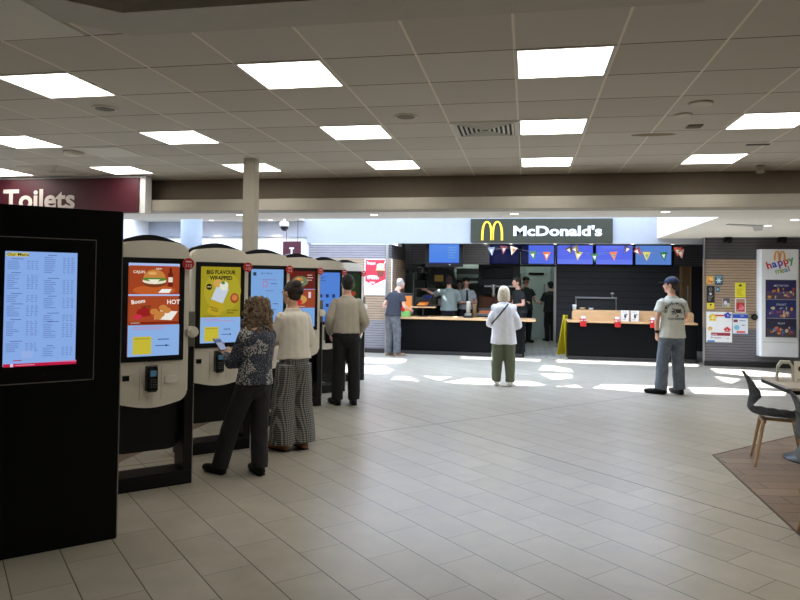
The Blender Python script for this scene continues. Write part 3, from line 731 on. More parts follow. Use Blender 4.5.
def screen_mix(f):
    f.rect(-.204, 1.0, .204, 1.735, (122, 166, 222)); f.rect(-.204, 1.5, .204, 1.735, (96, 30, 22)); f.oval(-.02, 1.6, .12, .07, (110, 120, 90)); f.burger(-.04, 1.61, .06); f.lines(.08, .18, 1.7, 1.6, 3, (200, 170, 160))
    f.rect(-.204, 1.49, .204, 1.5, (150, 150, 200)); f.rect(-.204, 1.25, .204, 1.49, (150, 66, 40)); f.oval(-.03, 1.36, .11, .06, (200, 150, 80)); f.oval(-.05, 1.33, .06, .035, (190, 40, 40)); f.rect(.1, 1.38, .14, 1.46, (220, 200, 210)); f.lines(-.18, .1, 1.28, 1.26, 1, (220, 180, 170))
    f.rect(-.17, 1.02, -.03, 1.16, (196, 182, 56))
def screen_menu(f):
    f.rect(-.204, 1.0, .204, 1.735, (80, 130, 214)); f.lines(-.16, -.02, 1.68, 1.6, 3, (50, 80, 150))
    for i in range(3):
        for j in range(3): f.rect(-.15+.11*i, 1.36-.14*j, -.1+.11*i, 1.41-.14*j, (30, 50, 100)) 
def screen_green(f):
    f.rect(-.204, 1.0, .204, 1.735, (24, 44, 18)); f.oval(0, 1.55, .12, .09, (70, 90, 40)); f.burger(0, 1.57, .07); f.oval(.08, 1.4, .05, .04, (150, 60, 40)); f.text('NEW', -.15, 1.66, .04, (200, 190, 120), .01); f.lines(-.15, .12, 1.3, 1.2, 3, (120, 120, 70))

def kiosk(corner, label, paint):
    cx, cy = corner[0]-.33*SQ, corner[1]-.33*SQ
    t = thing('ordering_kiosk', label, 'ordering kiosk', (cx, cy, 0), PI/4, 'row of self-order kiosks')
    # black stand: loop of two posts and a foot bar
    b = nb(); box(b, -.33, .33, 0, .24, 0, .11, .004); box(b, .262, .33, 0, .24, .11, 1.08, .004); box(b, -.33, -.262, 0, .24, .11, 1.08, .004); obj('stand', b, M_black, t)
    b = nb(); box(b, .331, .335, .0, .24, 0, 1.08); obj('edge_trim', b, M_silver, t)
    b = nb(); prism(b, rrect(-.27, .27, .27, 1.91, .06, .1, .05), .10, .2); obj('rear_body', b, M_black, t)
    b = nb(); prism(b, rrect(-.272, .272, .66, 1.895, .09, .085, .014, .03), -.035, .098)
    bmesh.ops.bevel(b, geom=[e for e in b.edges if e.is_boundary is False and abs(e.verts[0].co.y+.035) < 1e-4 and abs(e.verts[1].co.y+.035) < 1e-4], offset=.012, segments=2, affect='EDGES')
    sh = obj('front_shell', b, M_cream, t)
    for x in (-.09, .07):
        b = nb(); box(b, x-.001, x+.001, -.0362, -.03, .69, .95); obj('panel_seam', b, pm('seam', (150, 142, 126), .6, .02), sh)
    b = nb(); box(b, -.232, .232, -.05, .0, .985, 1.775, .005); s = obj('screen', b, M_blackm, t)
    f = Flat(.95); paint(f); dp = obj('display', f.mesh('display'), None, s, loc=(0, -.0505, .071), label='lit touchscreen picture'); dp.scale = (.93, 1, .958)
    # payment terminal in recessed plate
    b = nb(); box(b, -.05, .045, -.04, -.03, .76, .955, .006); obj('terminal_plate', b, pm('plate_grey', (120, 116, 106), .4, .05, metal=.3), t)
    b = nb(); prism(b, [(-.05, .75), (-.095, .77), (-.085, .93), (-.05, .945)], -.034, .03, 'x'); ct = obj('card_terminal', b, M_blackm, t)
    f = Flat(.5); f.rect(-.025, 0, .02, .045, (70, 110, 130)); o_ = obj('terminal_screen', f.mesh('terminal_screen'), None, ct, loc=(0, -.0885, .875))
    b = nb()
    for i in range(3):
        for j in range(4): box(b, -.022+.016*i, -.012+.016*i, -.099, -.088, .79+.018*j, .799+.018*j)
    obj('keypad', b, pm('keys_grey', (90, 90, 92), .5, .05), ct)
    b = nb(); box(b, -.215, -.165, -.041, -.03, .845, .885, .003); obj('scanner_window', b, M_blackm, t)
    b = nb(); box(b, .095, .185, -.042, -.03, .815, .868, .003); box(b, .105, .178, -.052, -.04, .812, .822); obj('receipt_slot', b, pm('slot_white', (236, 230, 216), .4, .02), t)
    # locator holder on the right post
    b = nb(); box(b, .265, .335, -.01, .03, 1.08, 1.36, .008); hd = obj('number_holder', b, pm('holder_grey', (112, 110, 100), .4, .05, metal=.4), t)
    b = nb(); cyl(b, (.3, -.06, 1.2), (.3, -.01, 1.2), .045, n=20); cyl(b, (.3, -.075, 1.2), (.3, -.06, 1.2), .02, n=16); obj('table_locator', b, M_cream, t)
    # red round number sign on a short arm
    b = nb(); cyl(b, (.246, -.09, 1.735), (.246, -.082, 1.735), .045, n=28); cyl(b, (.246, -.082, 1.735), (.246, -.03, 1.735), .008, n=8); rs = obj('number_sign', b, M_red, t)
    f = Flat(); f.rect(-.022, .012, .022, .022, (236, 220, 214)); f.text('112', -.027, -.026, .034, (236, 220, 214), .012, width=.054); obj('sign_print', f.mesh('sign_print'), None, rs, loc=(.246, -.0905, 1.735))
    return t
ks = [(4.95, 'cream and black self-order kiosk with orange burger advert, nearest of the row', screen_hot),
      (6.10, 'self-order kiosk with yellow wrap advert, used by the curly-haired woman', screen_wrap),
      (7.25, 'self-order kiosk with plain blue information screen behind woman in cream top', screen_info),
      (8.40, 'self-order kiosk with dark red food pictures right of woman with dark updo', screen_mix),
      (9.57, 'self-order kiosk with blue menu screen in front of man in beige shirt', screen_menu),
      (10.75, 'self-order kiosk with dark green screen, farthest of the row', screen_green)]
for y, l, p in ks: kiosk((-2.6, y), l, p)
# menu totem
t = thing('menu_totem', 'tall black freestanding panel with lit blue price list, nearest at left', 'menu board', (-2.494-.415*SQ, 3.784-.415*SQ, 0), PI/4)
b = nb(); box(b, -.415, .415, 0, .3, 0, 2.035, .003); obj('body', b, pm('totem_black', (4, 4, 5), .5, .1, 3, spec=.2), t)
b = nb(); box(b, .416, .421, 0, .06, .01, 2.03); obj('edge_strip', b, M_silver, t)
b = nb()
for a in ((-.335, .265, 1.845, 1.85), (-.335, .265, .995, 1.0)): box(b, a[0], a[1], -.006, .0, a[2], a[3])
for x in (-.335, .261): box(b, x, x+.004, -.006, 0, .995, 1.85)
obj('frame_trim', b, M_silver, t)
b = nb(); box(b, -.33, .26, -.004, -.0005, 1.002, 1.843); s = obj('screen_glass', b, M_black, t)
f = Flat(.95); X0, X1, Z0, Z1 = -.187, .192, 1.102, 1.765
f.rect(X0, Z0, X1, Z1, (136, 172, 232)); f.rect(X0+.008, Z1-.03, X0+.12, Z1-.008, (206, 190, 90)); f.text('Our Menu', X0+.01, Z1-.026, .024, (20, 22, 20), .014, width=.11)
rnd = random.Random(5)
for c0, c1, secs in ((X0+.012, 0-.005, ((1.725, 5), (1.645, 8), (1.525, 4), (1.465, 6), (1.375, 8), (1.25, 5))), (.012, X1-.01, ((1.75, 9), (1.615, 8), (1.51, 6), (1.41, 4), (1.36, 8), (1.22, 5)))):
    for z, n in secs:
        f.lines(c0+.02, c0+.09, z, z-.008, 1, (50, 60, 100))
        f.lines(c0, c0+.07, z-.012, z-.012-.011*n, n, (92, 116, 178), .3, rnd)
        for q in range(3): f.lines(c0+.1+.022*q, c0+.118+.022*q, z-.012, z-.012-.011*n, n, (92, 116, 178), .3, rnd)
f.rect(X0+.09, 1.15, X0+.15, 1.19, (150, 176, 230)); f.lines(X0+.05, X0+.13, 1.145, 1.13, 1, (170, 40, 90)); f.rect(X0, Z0, X1, Z0+.018, (190, 30, 70)); f.poly([(.02, Z0+.018), (X1, Z0+.024), (X1, Z0+.014)], (214, 120, 160)); f.rect(X0+.035, Z0, X0+.05, Z0+.018, (220, 200, 230)); f.lines(X0+.06, .05, Z0+.013, Z0+.004, 1, (230, 170, 200))
obj('price_list', f.mesh('price_list'), None, s, loc=(-.033, -.0045, 0), label='lit blue price list')
b = nb(); cyl(b, (-.01, -.004, 1.045), (-.01, -.0015, 1.045), .006, n=10); obj('sensor_dot', b, M_dsteel, s)

# ================================================================== COUNTERS
t = thing('serving_counter', 'long black-fronted serving counter with oak top, left of the passage', 'counter', (0, 0, 0))
b = nb(); box(b, -2.985, -.08, 14.92, 15.55, 0.001, .78, .004); obj('body', b, M_cdark, t)
b = nb(); box(b, -2.985, .2, 14.86, 15.6, .781, .825, .006); obj('worktop', b, M_wood, t)
b = nb(); box(b, -2.985, -.08, 14.905, 14.919, .0, .08); obj('kickboard', b, M_kick, t)
b = nb(); box(b, -.08, -.04, 14.96, 15.5, .001, .78); obj('end_panel', b, M_blackm, t)
t = thing('collection_counter', 'black-fronted collection counter with raised oak rail, right of the passage', 'counter', (0, 0, 0))
b = nb(); box(b, .88, 3.485, 14.93, 15.5, 0.001, .79, .004); obj('body', b, M_cdark, t)
b = nb(); box(b, .86, 3.49, 14.87, 15.55, .791, .83, .006); obj('worktop', b, M_wood, t)
b = nb(); prism(b, rrect(.98, 3.46, .831, 1.05, .07, .004), 15.1, 15.32); obj('raised_rail', b, M_wood, t)
b = nb(); box(b, .88, 3.485, 14.915, 14.929, 0, .07); obj('kickboard', b, M_kick, t)
# red clip-on holders with white cups
for x, l in ((1.19, 'red charity holder on collection counter edge, by the yellow floor sign'), (1.89, 'red charity holder on collection counter edge, left of the white cards'), (2.6, 'red charity holder on collection counter edge, beside the man in cap')):
    t = thing('charity_holder', l, 'collection box', (x, 14.845, .83), 0, 'red holders on the counter edge')
    b = nb(); box(b, -.06, .06, -.06, .018, -.115, -.0, .012); obj('holder', b, M_red, t)
    b = nb(); cyl(b, (0, -.02, .0), (0, -.02, .1), .045, .05); obj('cup', b, M_sigw, t)
    b = nb(); box(b, -.09, .05, -.075, -.055, .03, .05, .003); box(b, -.012, .012, -.078, -.058, -.06, .05); obj('handle', b, M_red, t)
for x, l in ((2.06, 'white printed card on the counter, left of the pair'), (2.26, 'white printed card on the counter, right of the pair')):
    f = Flat(); f.rect(-.08, 0, .08, .23, (232, 228, 224)); f.lines(-.05, .05, .21, .19, 1, (120, 116, 116)); f.poly([(0, .05), (.03, .1), (0, .17), (-.02, .12)], (30, 28, 30)); f.rect(.02, .13, .05, .16, (50, 44, 44)); f.lines(-.05, .05, .05, .03, 1, (150, 120, 120))
    tag(obj('tent_card', f.mesh('tent_card', (-.08, 0, .08, .23, .02, (225, 222, 218))), None, loc=(x, 15.0, .831)), l, 'card', 'pair of cards on the collection counter')
# steel frame / pos behind, cups
t = thing('drinks_dispenser', 'black machine with steel frame behind the collection counter', 'machine', (1.55, 15.9, 0))
b = nb(); box(b, -.46, .46, 0, .4, 0.004, .9, .01); obj('cabinet', b, M_blackm, t)
b = nb(); box(b, -.44, .44, .05, .38, .901, 1.28, .01); obj('machine_body', b, pm('machine_dark', (20, 22, 20), .5, .1), t)
b = nb()
for x in (-.44, .44): box(b, x-.012, x+.012, .0, .03, .901, 1.3)
box(b, -.46, .46, -.01, .04, 1.28, 1.32, .004); obj('frame', b, M_steel, t)
b = nb(); cyl(b, (.36, .02, 1.32), (.36, .02, 1.38), .012, n=10); ell(b, (.36, .02, 1.4), (.045, .03, .03)); obj('knob', b, M_steel, t)
for x, r, hh, mm, l in ((1.03, .045, .11, M_sigw, 'white paper cup on the oak rail left end'), (1.2, .06, .05, pm('beige_lid', (200, 180, 150), .5, .05), 'beige low tub on the oak rail'), (1.38, .05, .045, M_sigw, 'white tub on the oak rail right of the beige one')):
    b = nb(); lathe(b, (x, 15.2, 1.05), [(r*.8, .001), (r, hh*.85), (r*1.05, hh*.86), (r*1.05, hh)]); tag(obj('cup', b, mm), l, 'cup', 'cups on the oak rail')
# yellow wet-floor sign
t = thing('wet_floor_sign', 'yellow wet floor warning cone standing left of collection counter', 'warning sign', (.87, 15.8, .004), .9)
for s in (-1, 1):
    b = nb(); prism(b, [(-.15, 0), (.15, 0), (.07, .86), (-.07, .86)], -.006, .006)
    o = obj('leaf', b, M_yel, t, loc=(0, s*.12, 0)); o.rotation_euler = (s*.13, 0, 0)
b = nb(); box(b, -.07, .07, -.025, .025, .84, .9, .01); obj('hinge', b, M_yel, t)
f = Flat(); f.poly([(-.05, .4), (.05, .4), (0, .5)], (30, 30, 20)); f.lines(-.06, .06, .33, .25, 3, (30, 30, 20)); o = obj('warning_print', f.mesh('p'), None, t, loc=(0, -.13, 0)); o.rotation_euler = (-.13, 0, 0)

# overhead menu screens
def mscreen(x0, x1, z0, z1, y, label, paint, name='menu_screen', cat='screen', grp='menu screens in a row above the serving area', th=.07, bz=.02):
    t = thing(name, label, cat, ((x0+x1)/2, y, z0), 0, grp); w2, hh = (x1-x0)/2, z1-z0
    b = nb(); box(b, -w2, w2, 0, th, 0, hh, .004); obj('housing', b, M_blackm, t)
    f = Flat(.95); paint(f, -w2+bz, bz, w2-bz, hh-bz); obj('display', f.mesh('display'), None, t, loc=(0, -.0006, 0))
    b = nb(); box(b, -.03, .03, th, th+.079, hh*.3, hh*.7); obj('bracket', b, M_dsteel, t)
    return t
def pdark(f, a, b_, c, d): f.rect(a, b_, c, d, (18, 22, 66))
def phalf(f, a, b_, c, d): f.rect(a, b_, c, d, (86, 112, 232)); f.rect(a, b_, a+.17, d, (20, 24, 66))
def pblue(f, a, b_, c, d): f.rect(a, b_, c, d, (92, 110, 240)); f.rect(a, b_, c, b_+.12, (108, 128, 244)); f.lines(a+.05, a+.3, d-.1, d-.25, 3, (104, 122, 242))
def ppale(f, a, b_, c, d): f.rect(a, b_, c, d, (92, 132, 208)); f.lines(a+.05, a+.3, d-.1, d-.25, 3, (110, 146, 214))
xs = [(-1.0, -.18, pdark, 'dark navy menu screen, leftmost of the overhead row'), (-.15, .69, phalf, 'menu screen with dark left third, second from left'),
      (.735, 1.64, pblue, 'bright blue menu screen directly right of the kitchen opening'), (1.68, 2.59, pblue, 'bright blue menu screen third from the right end wall'), (2.625, 3.5, ppale, 'paler blue menu screen, rightmost of the overhead row')]
for i, (a, b_, p, l) in enumerate(xs): mscreen(a, b_, 2.09, 2.6, 17.5, l, p)
b = nb(); box(b, -.9, .72, 17.64, 17.7, 2.42, 2.62); struct('wall_kitchen_header', b, pm('header_dark', (28, 28, 34), .5, .05))
b = nb(); box(b, -.9, .72, 17.52, 17.6, 2.04, 2.085); struct('trim_10', b, M_blackm)
def pmon(f, a, b_, c, d): f.rect(a, b_, c, d, (78, 134, 232)); f.lines(c-.25, c-.05, d-.05, b_+.1, 5, (110, 160, 220)); f.rect(a, b_, c, b_+.015, (60, 60, 190))
t = mscreen(-2.27, -1.42, 1.96, 2.56, 15.2, 'hanging black monitor with blue order screen above left counter', pmon, 'hanging_monitor', 'monitor', None, .09, .085)
b = nb(); box(b, -.02, .02, .03, .06, .6, .68); obj('ceiling_mount', b, M_dsteel, t)
b = nb(); ell(b, (.13, -.005, .05), (.02, .01, .015)); obj('camera_bump', b, M_silver, t)
# bunting
def bunting(pts, flags, label, y=15.05):
    t = thing('bunting', label, 'bunting', (0, y, 0), 0, 'strings of triangular flags under the fascia')
    b = nb()
    for p, q in zip(pts, pts[1:]): cyl(b, (p[0], 0, p[1]), (q[0], 0, q[1]), .004, n=6)
    obj('string', b, pm('string_grey', (120, 120, 130), .8, .05), t)
    for x, z, c, rr in flags:
        b = nb(); w2 = .085; hh = .19; cs, sn = math.cos(rr), math.sin(rr)
        P_ = [(-w2, 0), (w2, 0), (0, -hh)]; P_ = [(x+a*cs-c_*sn, z+a*sn+c_*cs) for a, c_ in P_]
        prism(b, P_, -.002, .002); fl = obj('flag', b, pm('flag_%d_%d_%d' % c, c, .8, .1, 30), t, loc=(0, -.004, 0))
        b = nb(); P2 = [(x+(p[0]-x)*.45+.0, z-.05*cs+(p[1]-z)*.45) for p in P_]; prism(b, P2, -.0032, -.0021)
        obj('flag_patch', b, pm('flagp_%d' % ((c[0]*7+c[1]) % 5), [(230, 220, 200), (200, 120, 60), (60, 70, 110), (120, 150, 110), (220, 180, 120)][(c[0]*7+c[1]) % 5], .8, .1, 30), fl, loc=(0, -.004, 0))
g1, g2 = 2.44, 2.26
bunting([(-1.0, 2.476), (-.7, 2.36), (-.3, 2.39), (.1, 2.3), (.45, 2.25), (.75, 2.476)],
        [(-.78, 2.40, (150, 160, 190), .1), (-.5, 2.43, (150, 80, 90), -.1), (-.28, 2.41, (226, 214, 190), -.3), (.12, 2.31, (70, 120, 70), .2), (.42, 2.30, (220, 110, 60), 0)], 'string of triangular flags over the dark menu screens, left length')
bunting([(.78, 2.476), (1.1, 2.31), (1.4, 2.25), (1.75, 2.3), (2.02, 2.476)],
        [(.88, 2.41, (90, 70, 80), .5), (1.0, 2.42, (150, 130, 70), .6), (1.1, 2.31, (200, 180, 90), -.15), (1.43, 2.27, (50, 110, 70), .05), (1.82, 2.31, (224, 110, 70), .1)], 'string of triangular flags over the bright blue screens, middle length')
bunting([(2.1, 2.476), (2.5, 2.31), (2.85, 2.28), (3.15, 2.4), (3.3, 2.476)],
        [(2.12, 2.43, (90, 80, 130), -.5), (2.28, 2.38, (150, 70, 80), .7), (2.5, 2.31, (214, 190, 80), 0), (2.84, 2.31, (30, 120, 80), .12), (3.12, 2.41, (210, 90, 60), 0), (3.17, 2.36, (220, 150, 140), .2)], 'string of triangular flags over the paler screen, right length')

# ------------------------------------------------------------------ posters
def poster(label, x, y, z0, w_, hh, paint, name='poster', cat='poster', grp=None, th=.008, back=(220, 220, 220)):
    f = Flat(); paint(f, w_, hh); tag(obj(name, f.mesh(name, (0, 0, w_, hh, th, back)), None, loc=(x, y-th, z0)), label, cat, grp)
def p_shake(f, w_, hh):
    f.rect(0, 0, w_, hh, (232, 232, 236)); f.poly([(.02, .32), (w_*.3, .22), (w_*.55, .3), (w_-.02, .42), (w_-.02, hh-.02), (.02, hh-.02)], (214, 48, 66))
    f.text('Frozen', .05, hh-.13, .1, (245, 240, 240), .02, width=.2); f.poly([(.31, .42), (.43, .42), (.46, .56), (.28, .56)], (130, 60, 50)); f.poly([(.26, .56), (.48, .56), (.45, .66), (.3, .68)], (236, 196, 150)); f.oval(.37, .66, .09, .06, (246, 226, 190)); f.poly([(.42, .68), (.44, .67), (.52, .8), (.5, .81)], (240, 240, 240))
    f.text('treats', .06, .36, .09, (245, 240, 240), .015, width=.28); f.oval(.18, .42, .13, .03, (240, 226, 226)); f.text('mix', .12, .26, .09, (245, 240, 240), .02); f.lines(.12, .42, .13, .1, 1, (150, 150, 190))
poster('red milkshake poster on white board left of the counter', -3.62, 14.915, 1.3, .64, .82, p_shake)
def p_orange(f, w_, hh): f.rect(0, 0, w_, hh, (228, 170, 84)); f.oval(w_*.6, hh*.5, .04, .05, (240, 200, 120)); f.oval(w_*.75, hh*.25, .015, .02, (70, 50, 30)); f.poly([(.02, .03), (.09, .04), (.05, .1)], (212, 120, 60))
def p_snow(f, w_, hh):
    f.rect(0, 0, w_, hh, (44, 92, 110)); f.rect(.01, hh-.05, w_-.01, hh-.02, (120, 160, 170))
    for k in range(3):
        a = k*PI/3; c, s = math.cos(a)*.055, math.sin(a)*.055; f.poly([(w_/2-c-s*.18, .09-s+c*.18), (w_/2+c-s*.18, .09+s+c*.18), (w_/2+c+s*.18, .09+s-c*.18), (w_/2-c+s*.18, .09-s-c*.18)], (206, 226, 232))
def p_teal(f, w_, hh): f.rect(0, 0, w_, hh, (48, 100, 118)); f.oval(w_/2, hh/2, .022, .022, (150, 190, 200))
def p_blackp(f, w_, hh): f.rect(0, 0, w_, hh, (26, 26, 28)); f.oval(w_/2, hh*.8, .03, .03, (150, 150, 150)); f.oval(w_/2, hh*.8, .02, .02, (26, 26, 28)); f.oval(w_/2, hh*.52, .025, .025, (200, 200, 200)); f.lines(.03, .14, .14, .03, 4, (140, 140, 130)); f.lines(.04, .12, hh*.68, hh*.62, 1, (120, 120, 110))
def p_yell(f, w_, hh): f.rect(0, 0, w_, hh, (226, 206, 50)); f.oval(w_/2, hh*.7, .02, .02, (40, 40, 30)); f.lines(.03, w_-.02, hh*.4, .02, 2, (150, 130, 40))
def p_photo(f, w_, hh): f.rect(0, 0, w_, hh, (150, 150, 150)); f.rect(.02, .09, .14, .19, (90, 84, 90)); f.oval(.06, .1, .03, .04, (216, 210, 216)); f.oval(.11, .06, .025, .04, (186, 196, 160)); f.rect(.03, 0, .15, .02, (190, 170, 80))
def p_warn(f, w_, hh): f.rect(0, 0, w_, hh, (234, 222, 50)); f.poly([(w_/2-.04, hh*.75), (w_/2+.04, hh*.75), (w_/2, hh*.93)], (40, 40, 20)); f.lines(.03, w_-.02, hh*.62, .03, 5, (180, 160, 40))
def p_redf(f, w_, hh): f.rect(0, 0, w_, hh, (226, 220, 220)); f.rect(.02, .02, w_-.02, hh-.02, (180, 50, 50)); f.rect(.02, hh-.09, w_-.02, hh-.03, (170, 140, 120)); f.oval(.12, .1, .05, .05, (226, 130, 140)); f.rect(.08, .1, .13, .17, (212, 90, 90)); f.lines(.03, .1, .07, .03, 2, (236, 200, 200))
def p_big(f, w_, hh):
    f.rect(0, 0, w_, hh, (232, 232, 234)); f.rect(.07, hh-.09, .4, hh-.06, (206, 60, 50)); f.rect(.09, .13, .45, .19, (150, 40, 60)); f.text('party', .1, .14, .05, (240, 230, 230), .01); f.text('Breaks', .08, .075, .05, (130, 110, 150), .01, width=.2); f.rect(.02, .0, .16, .035, (70, 130, 190)); f.lines(.38, .44, .09, .06, 1, (110, 110, 110))
    for cx, cz, r, c in ((.12, hh-.12, .09, (236, 206, 70)), (.4, hh-.07, .075, (40, 80, 190)), (.39, .25, .07, (206, 40, 50)), (.07, .27, .05, (230, 180, 90))):
        for k in range(5):
            a = k*2*PI/5+.3; f.oval(cx+math.cos(a)*r*.55, cz+math.sin(a)*r*.55, r*.42, r*.3, c, 12)
    f.rect(.3, .2, .47, .215, (236, 236, 236))
def p_wb(f, w_, hh): f.rect(0, 0, w_, hh, (224, 228, 236)); f.rect(0, hh-.09, w_, hh-.01, (40, 80, 180)); f.lines(.14, .27, hh-.03, hh-.06, 1, (220, 230, 240)); f.oval(.07, .13, .055, .05, (130, 190, 220)); f.lines(.12, .26, hh-.12, hh-.16, 1, (90, 110, 160)); f.rect(.01, hh-.17, .09, hh-.12, (120, 60, 80)); f.lines(.16, .26, .2, .15, 1, (120, 140, 180)); f.rect(.07, .02, .23, .06, (220, 100, 90)); f.rect(0, 0, w_, .01, (90, 140, 210))
for lab, x0, x1, z0, z1, p in (('small orange sticker square, top left on tan slatted wall', 3.55, 3.685, 1.65, 1.81, p_orange), ('dark teal sticker with white paw shape beside orange square', 3.71, 3.855, 1.63, 1.83, p_snow),
    ('tiny teal badge sticker under the teal snowflake sticker', 3.73, 3.8, 1.49, 1.59, p_teal), ('black upright notice with white symbols at left edge of tan wall', 3.55, 3.705, 1.275, 1.61, p_blackp), ('small yellow notice under the black upright notice', 3.565, 3.7, 1.145, 1.265, p_yell),
    ('small grey photo notice in the middle of tan wall', 3.85, 4.01, 1.175, 1.37, p_photo), ('bright yellow notice above the red framed one', 4.09, 4.285, 1.385, 1.68, p_warn), ('red picture notice in white frame below the yellow notice', 4.09, 4.29, 1.08, 1.37, p_redf),
    ('large white party poster with yellow, blue and red flowers', 3.55, 4.035, .48, 1.09, p_big), ('white notice with blue header right of the flower poster', 4.05, 4.33, .655, 1.06, p_wb)):
    poster(lab, x0+.02, 14.548, z0, x1-x0, z1-z0, p, grp='notices on the slatted wall')
t = thing('wall_dispenser', 'small round black dispenser on the wall left of toy display', 'dispenser', (4.45, 14.55, 1.0))
b = nb(); cyl(b, (0, -.001, 0), (0, -.09, 0), .05, .06, 20); obj('body', b, M_blackm, t)
b = nb(); cyl(b, (0, -.09, 0), (0, -.12, 0), .035, .02, 16); obj('button', b, M_dsteel, t)
# toy display cabinet
t = thing('toy_display_cabinet', 'tall white wall cabinet with toy pictures and colourful lettering', 'display cabinet', (4.51, 14.335, 0))
b = nb(); prism(b, [(0, .214), (0, .05), (.03, 0), (.68, 0), (.72, .05), (.72, .214)], .24, 2.345, 'z'); obj('body', b, pm('cabinet_white', (222, 224, 226), .45, .02), t)
b = nb(); box(b, .098, .648, -.012, -.0005, .62, 1.745, .003); wdw = obj('display_window', b, M_dsteel, t)
f = Flat(); f.rect(.11, .62, .68, 1.72, (30, 36, 90)); rnd = random.Random(11)
for i in range(3):
    z = 1.36-.37*i; f.rect(.11, z, .68, z+.35, [(36, 30, 84), (26, 40, 96), (34, 34, 60)][i]); f.rect(.11, z+.0, .68, z+.16, [(80, 66, 90), (60, 56, 110), (70, 60, 60)][i])
    for k in range(22):
        f.oval(.14+.5*rnd.random(), z+.04+.16*rnd.random(), .012+.03*rnd.random(), .015+.03*rnd.random(), rnd.choice([(190, 120, 70), (90, 120, 180), (150, 60, 60), (200, 180, 150), (110, 70, 130), (40, 60, 120), (210, 150, 60)]), 8)
    f.text(['MEET THE TOYS', 'COLLECT', 'PLAY'][i], .39, z+.25, .05, (206, 210, 230), .01, center=True, width=[.28, .2, .14][i]); f.rect(.11, z-.012, .68, z, (150, 150, 160))
tp = obj('toy_pictures', f.mesh('toy_pictures'), None, wdw, loc=(.006, -.0125, .02)); tp.scale = (.93, 1, .99)
b = nb(); arches(b, .35, 2.12, .22, .19, -.02, -.001, .0, .12); obj('arches', b, pm('arches_ochre', (226, 150, 60), .5, .05), t)
f = Flat(); x, z = .13, 1.95
for ch, c in zip('happy', ((196, 40, 60), (40, 90, 190), (120, 60, 150), (206, 50, 50), (80, 160, 80))):
    f.text(ch, x, z, .2, c, .03, rot=.3); x += .1; z += .03
x, z = .28, 1.855
for ch, c in zip('meal', ((120, 170, 90), (150, 150, 80), (40, 150, 170), (196, 60, 60))):
    f.text(ch, x, z, .15, c, .02, rot=.3); x += .066 if ch != 'm' else .1; z += .02
obj('lettering', f.mesh('lettering'), None, t, loc=(0, -.002, 0))
b = nb(); box(b, .04, .67, -.003, -.0005, .52, .53); obj('seam', b, pm('cab_seam', (170, 172, 176), .5, .02), t)

# ================================================================== KITCHEN
def kobj(name, bm, m, label, cat, grp=None): return tag(obj(name, bm, m), label, cat, grp)
M_panelk = lampm('kitchen_light_panel', (.86, 1, .94), 5.5)
for x, y, l in ((-1.6, 18.6, 'kitchen ceiling light over the fryers'), (.35, 18.1, 'unseen added light at the near end of the passage'), (.1, 19.6, 'kitchen ceiling light over the passage'), (-1.0, 16.0, 'kitchen ceiling light over the till area'), (2.2, 16.4, 'kitchen ceiling light behind collection counter')):  # near-end passage light is added to brighten the passage
    t = thing('kitchen_light', l, 'ceiling light', (x, y, 2.62), 0, 'kitchen ceiling lights')
    b = nb(); box(b, -.3, .3, -.3, .3, -.01, -.001); obj('frame', b, M_frame, t)
    b = nb(); box(b, -.27, .27, -.27, .27, -.013, -.0105); obj('diffuser', b, M_panelk, t)
# back wall door & window hatches
b = nb(); box(b, -.05, .7, 20.5, 20.59, .0, 2.05, .01); dd = kobj('kitchen_door', b, pm('kitchen_door_pale', (196, 208, 204), .4, .03), 'pale kitchen door at end of the passage behind staff', 'door')
b = nb(); box(b, .05, .5, 20.47, 20.5, 1.86, 1.93); obj('door_closer', b, M_blackm, dd)
b = nb(); box(b, .5, .52, 20.46, 20.5, 1.1, 1.6); obj('handle', b, M_dsteel, dd)
t = thing('extractor_hood', 'stainless extractor hood above the cooking line behind the staff', 'hood', (-1.75, 20.0, 1.75))
b = nb(); prism(b, [(-.5, 0), (.5, 0), (.5, .12), (.1, .55), (.1, .87), (-.5, .87)], -.9, .9, 'x'); obj('canopy', b, M_steel, t)
b = nb(); box(b, -.85, .85, -.52, -.505, .0, .1); obj('lip', b, M_sigw, t)
t = thing('cooking_line', 'stainless steel cooking line beneath the extractor hood', 'cooker', (-1.85, 19.9, 0.004))
b = nb(); box(b, -1.15, .95, -.35, .6, .1, .92, .01); box(b, -1.1, .9, -.25, .55, 0, .1); obj('cabinet', b, M_steel, t)
b = nb(); box(b, -1.15, .95, .45, .6, .921, 1.4); obj('splashback', b, M_steel, t)
for k in range(4):
    b = nb(); box(b, -1.1+.55*k, -.65+.55*k, -.36, -.351, .2, .85, .003); obj('door', b, M_dsteel, t)
t = thing('prep_shelf', 'steel shelf unit with boxes left behind the man in navy', 'shelf', (-2.45, 17.6, .004))
b = nb()
for x in (-.45, .45):
    for y in (-.2, .2): box(b, x-.015, x+.015, y-.015, y+.015, 0, 2.0)
obj('posts', b, M_steel, t)
for z in (.5, 1.0, 1.42, 1.85):
    b = nb(); box(b, -.47, .47, -.22, .22, z, z+.02); obj('shelf_board', b, M_steel, t)
rnd = random.Random(2)
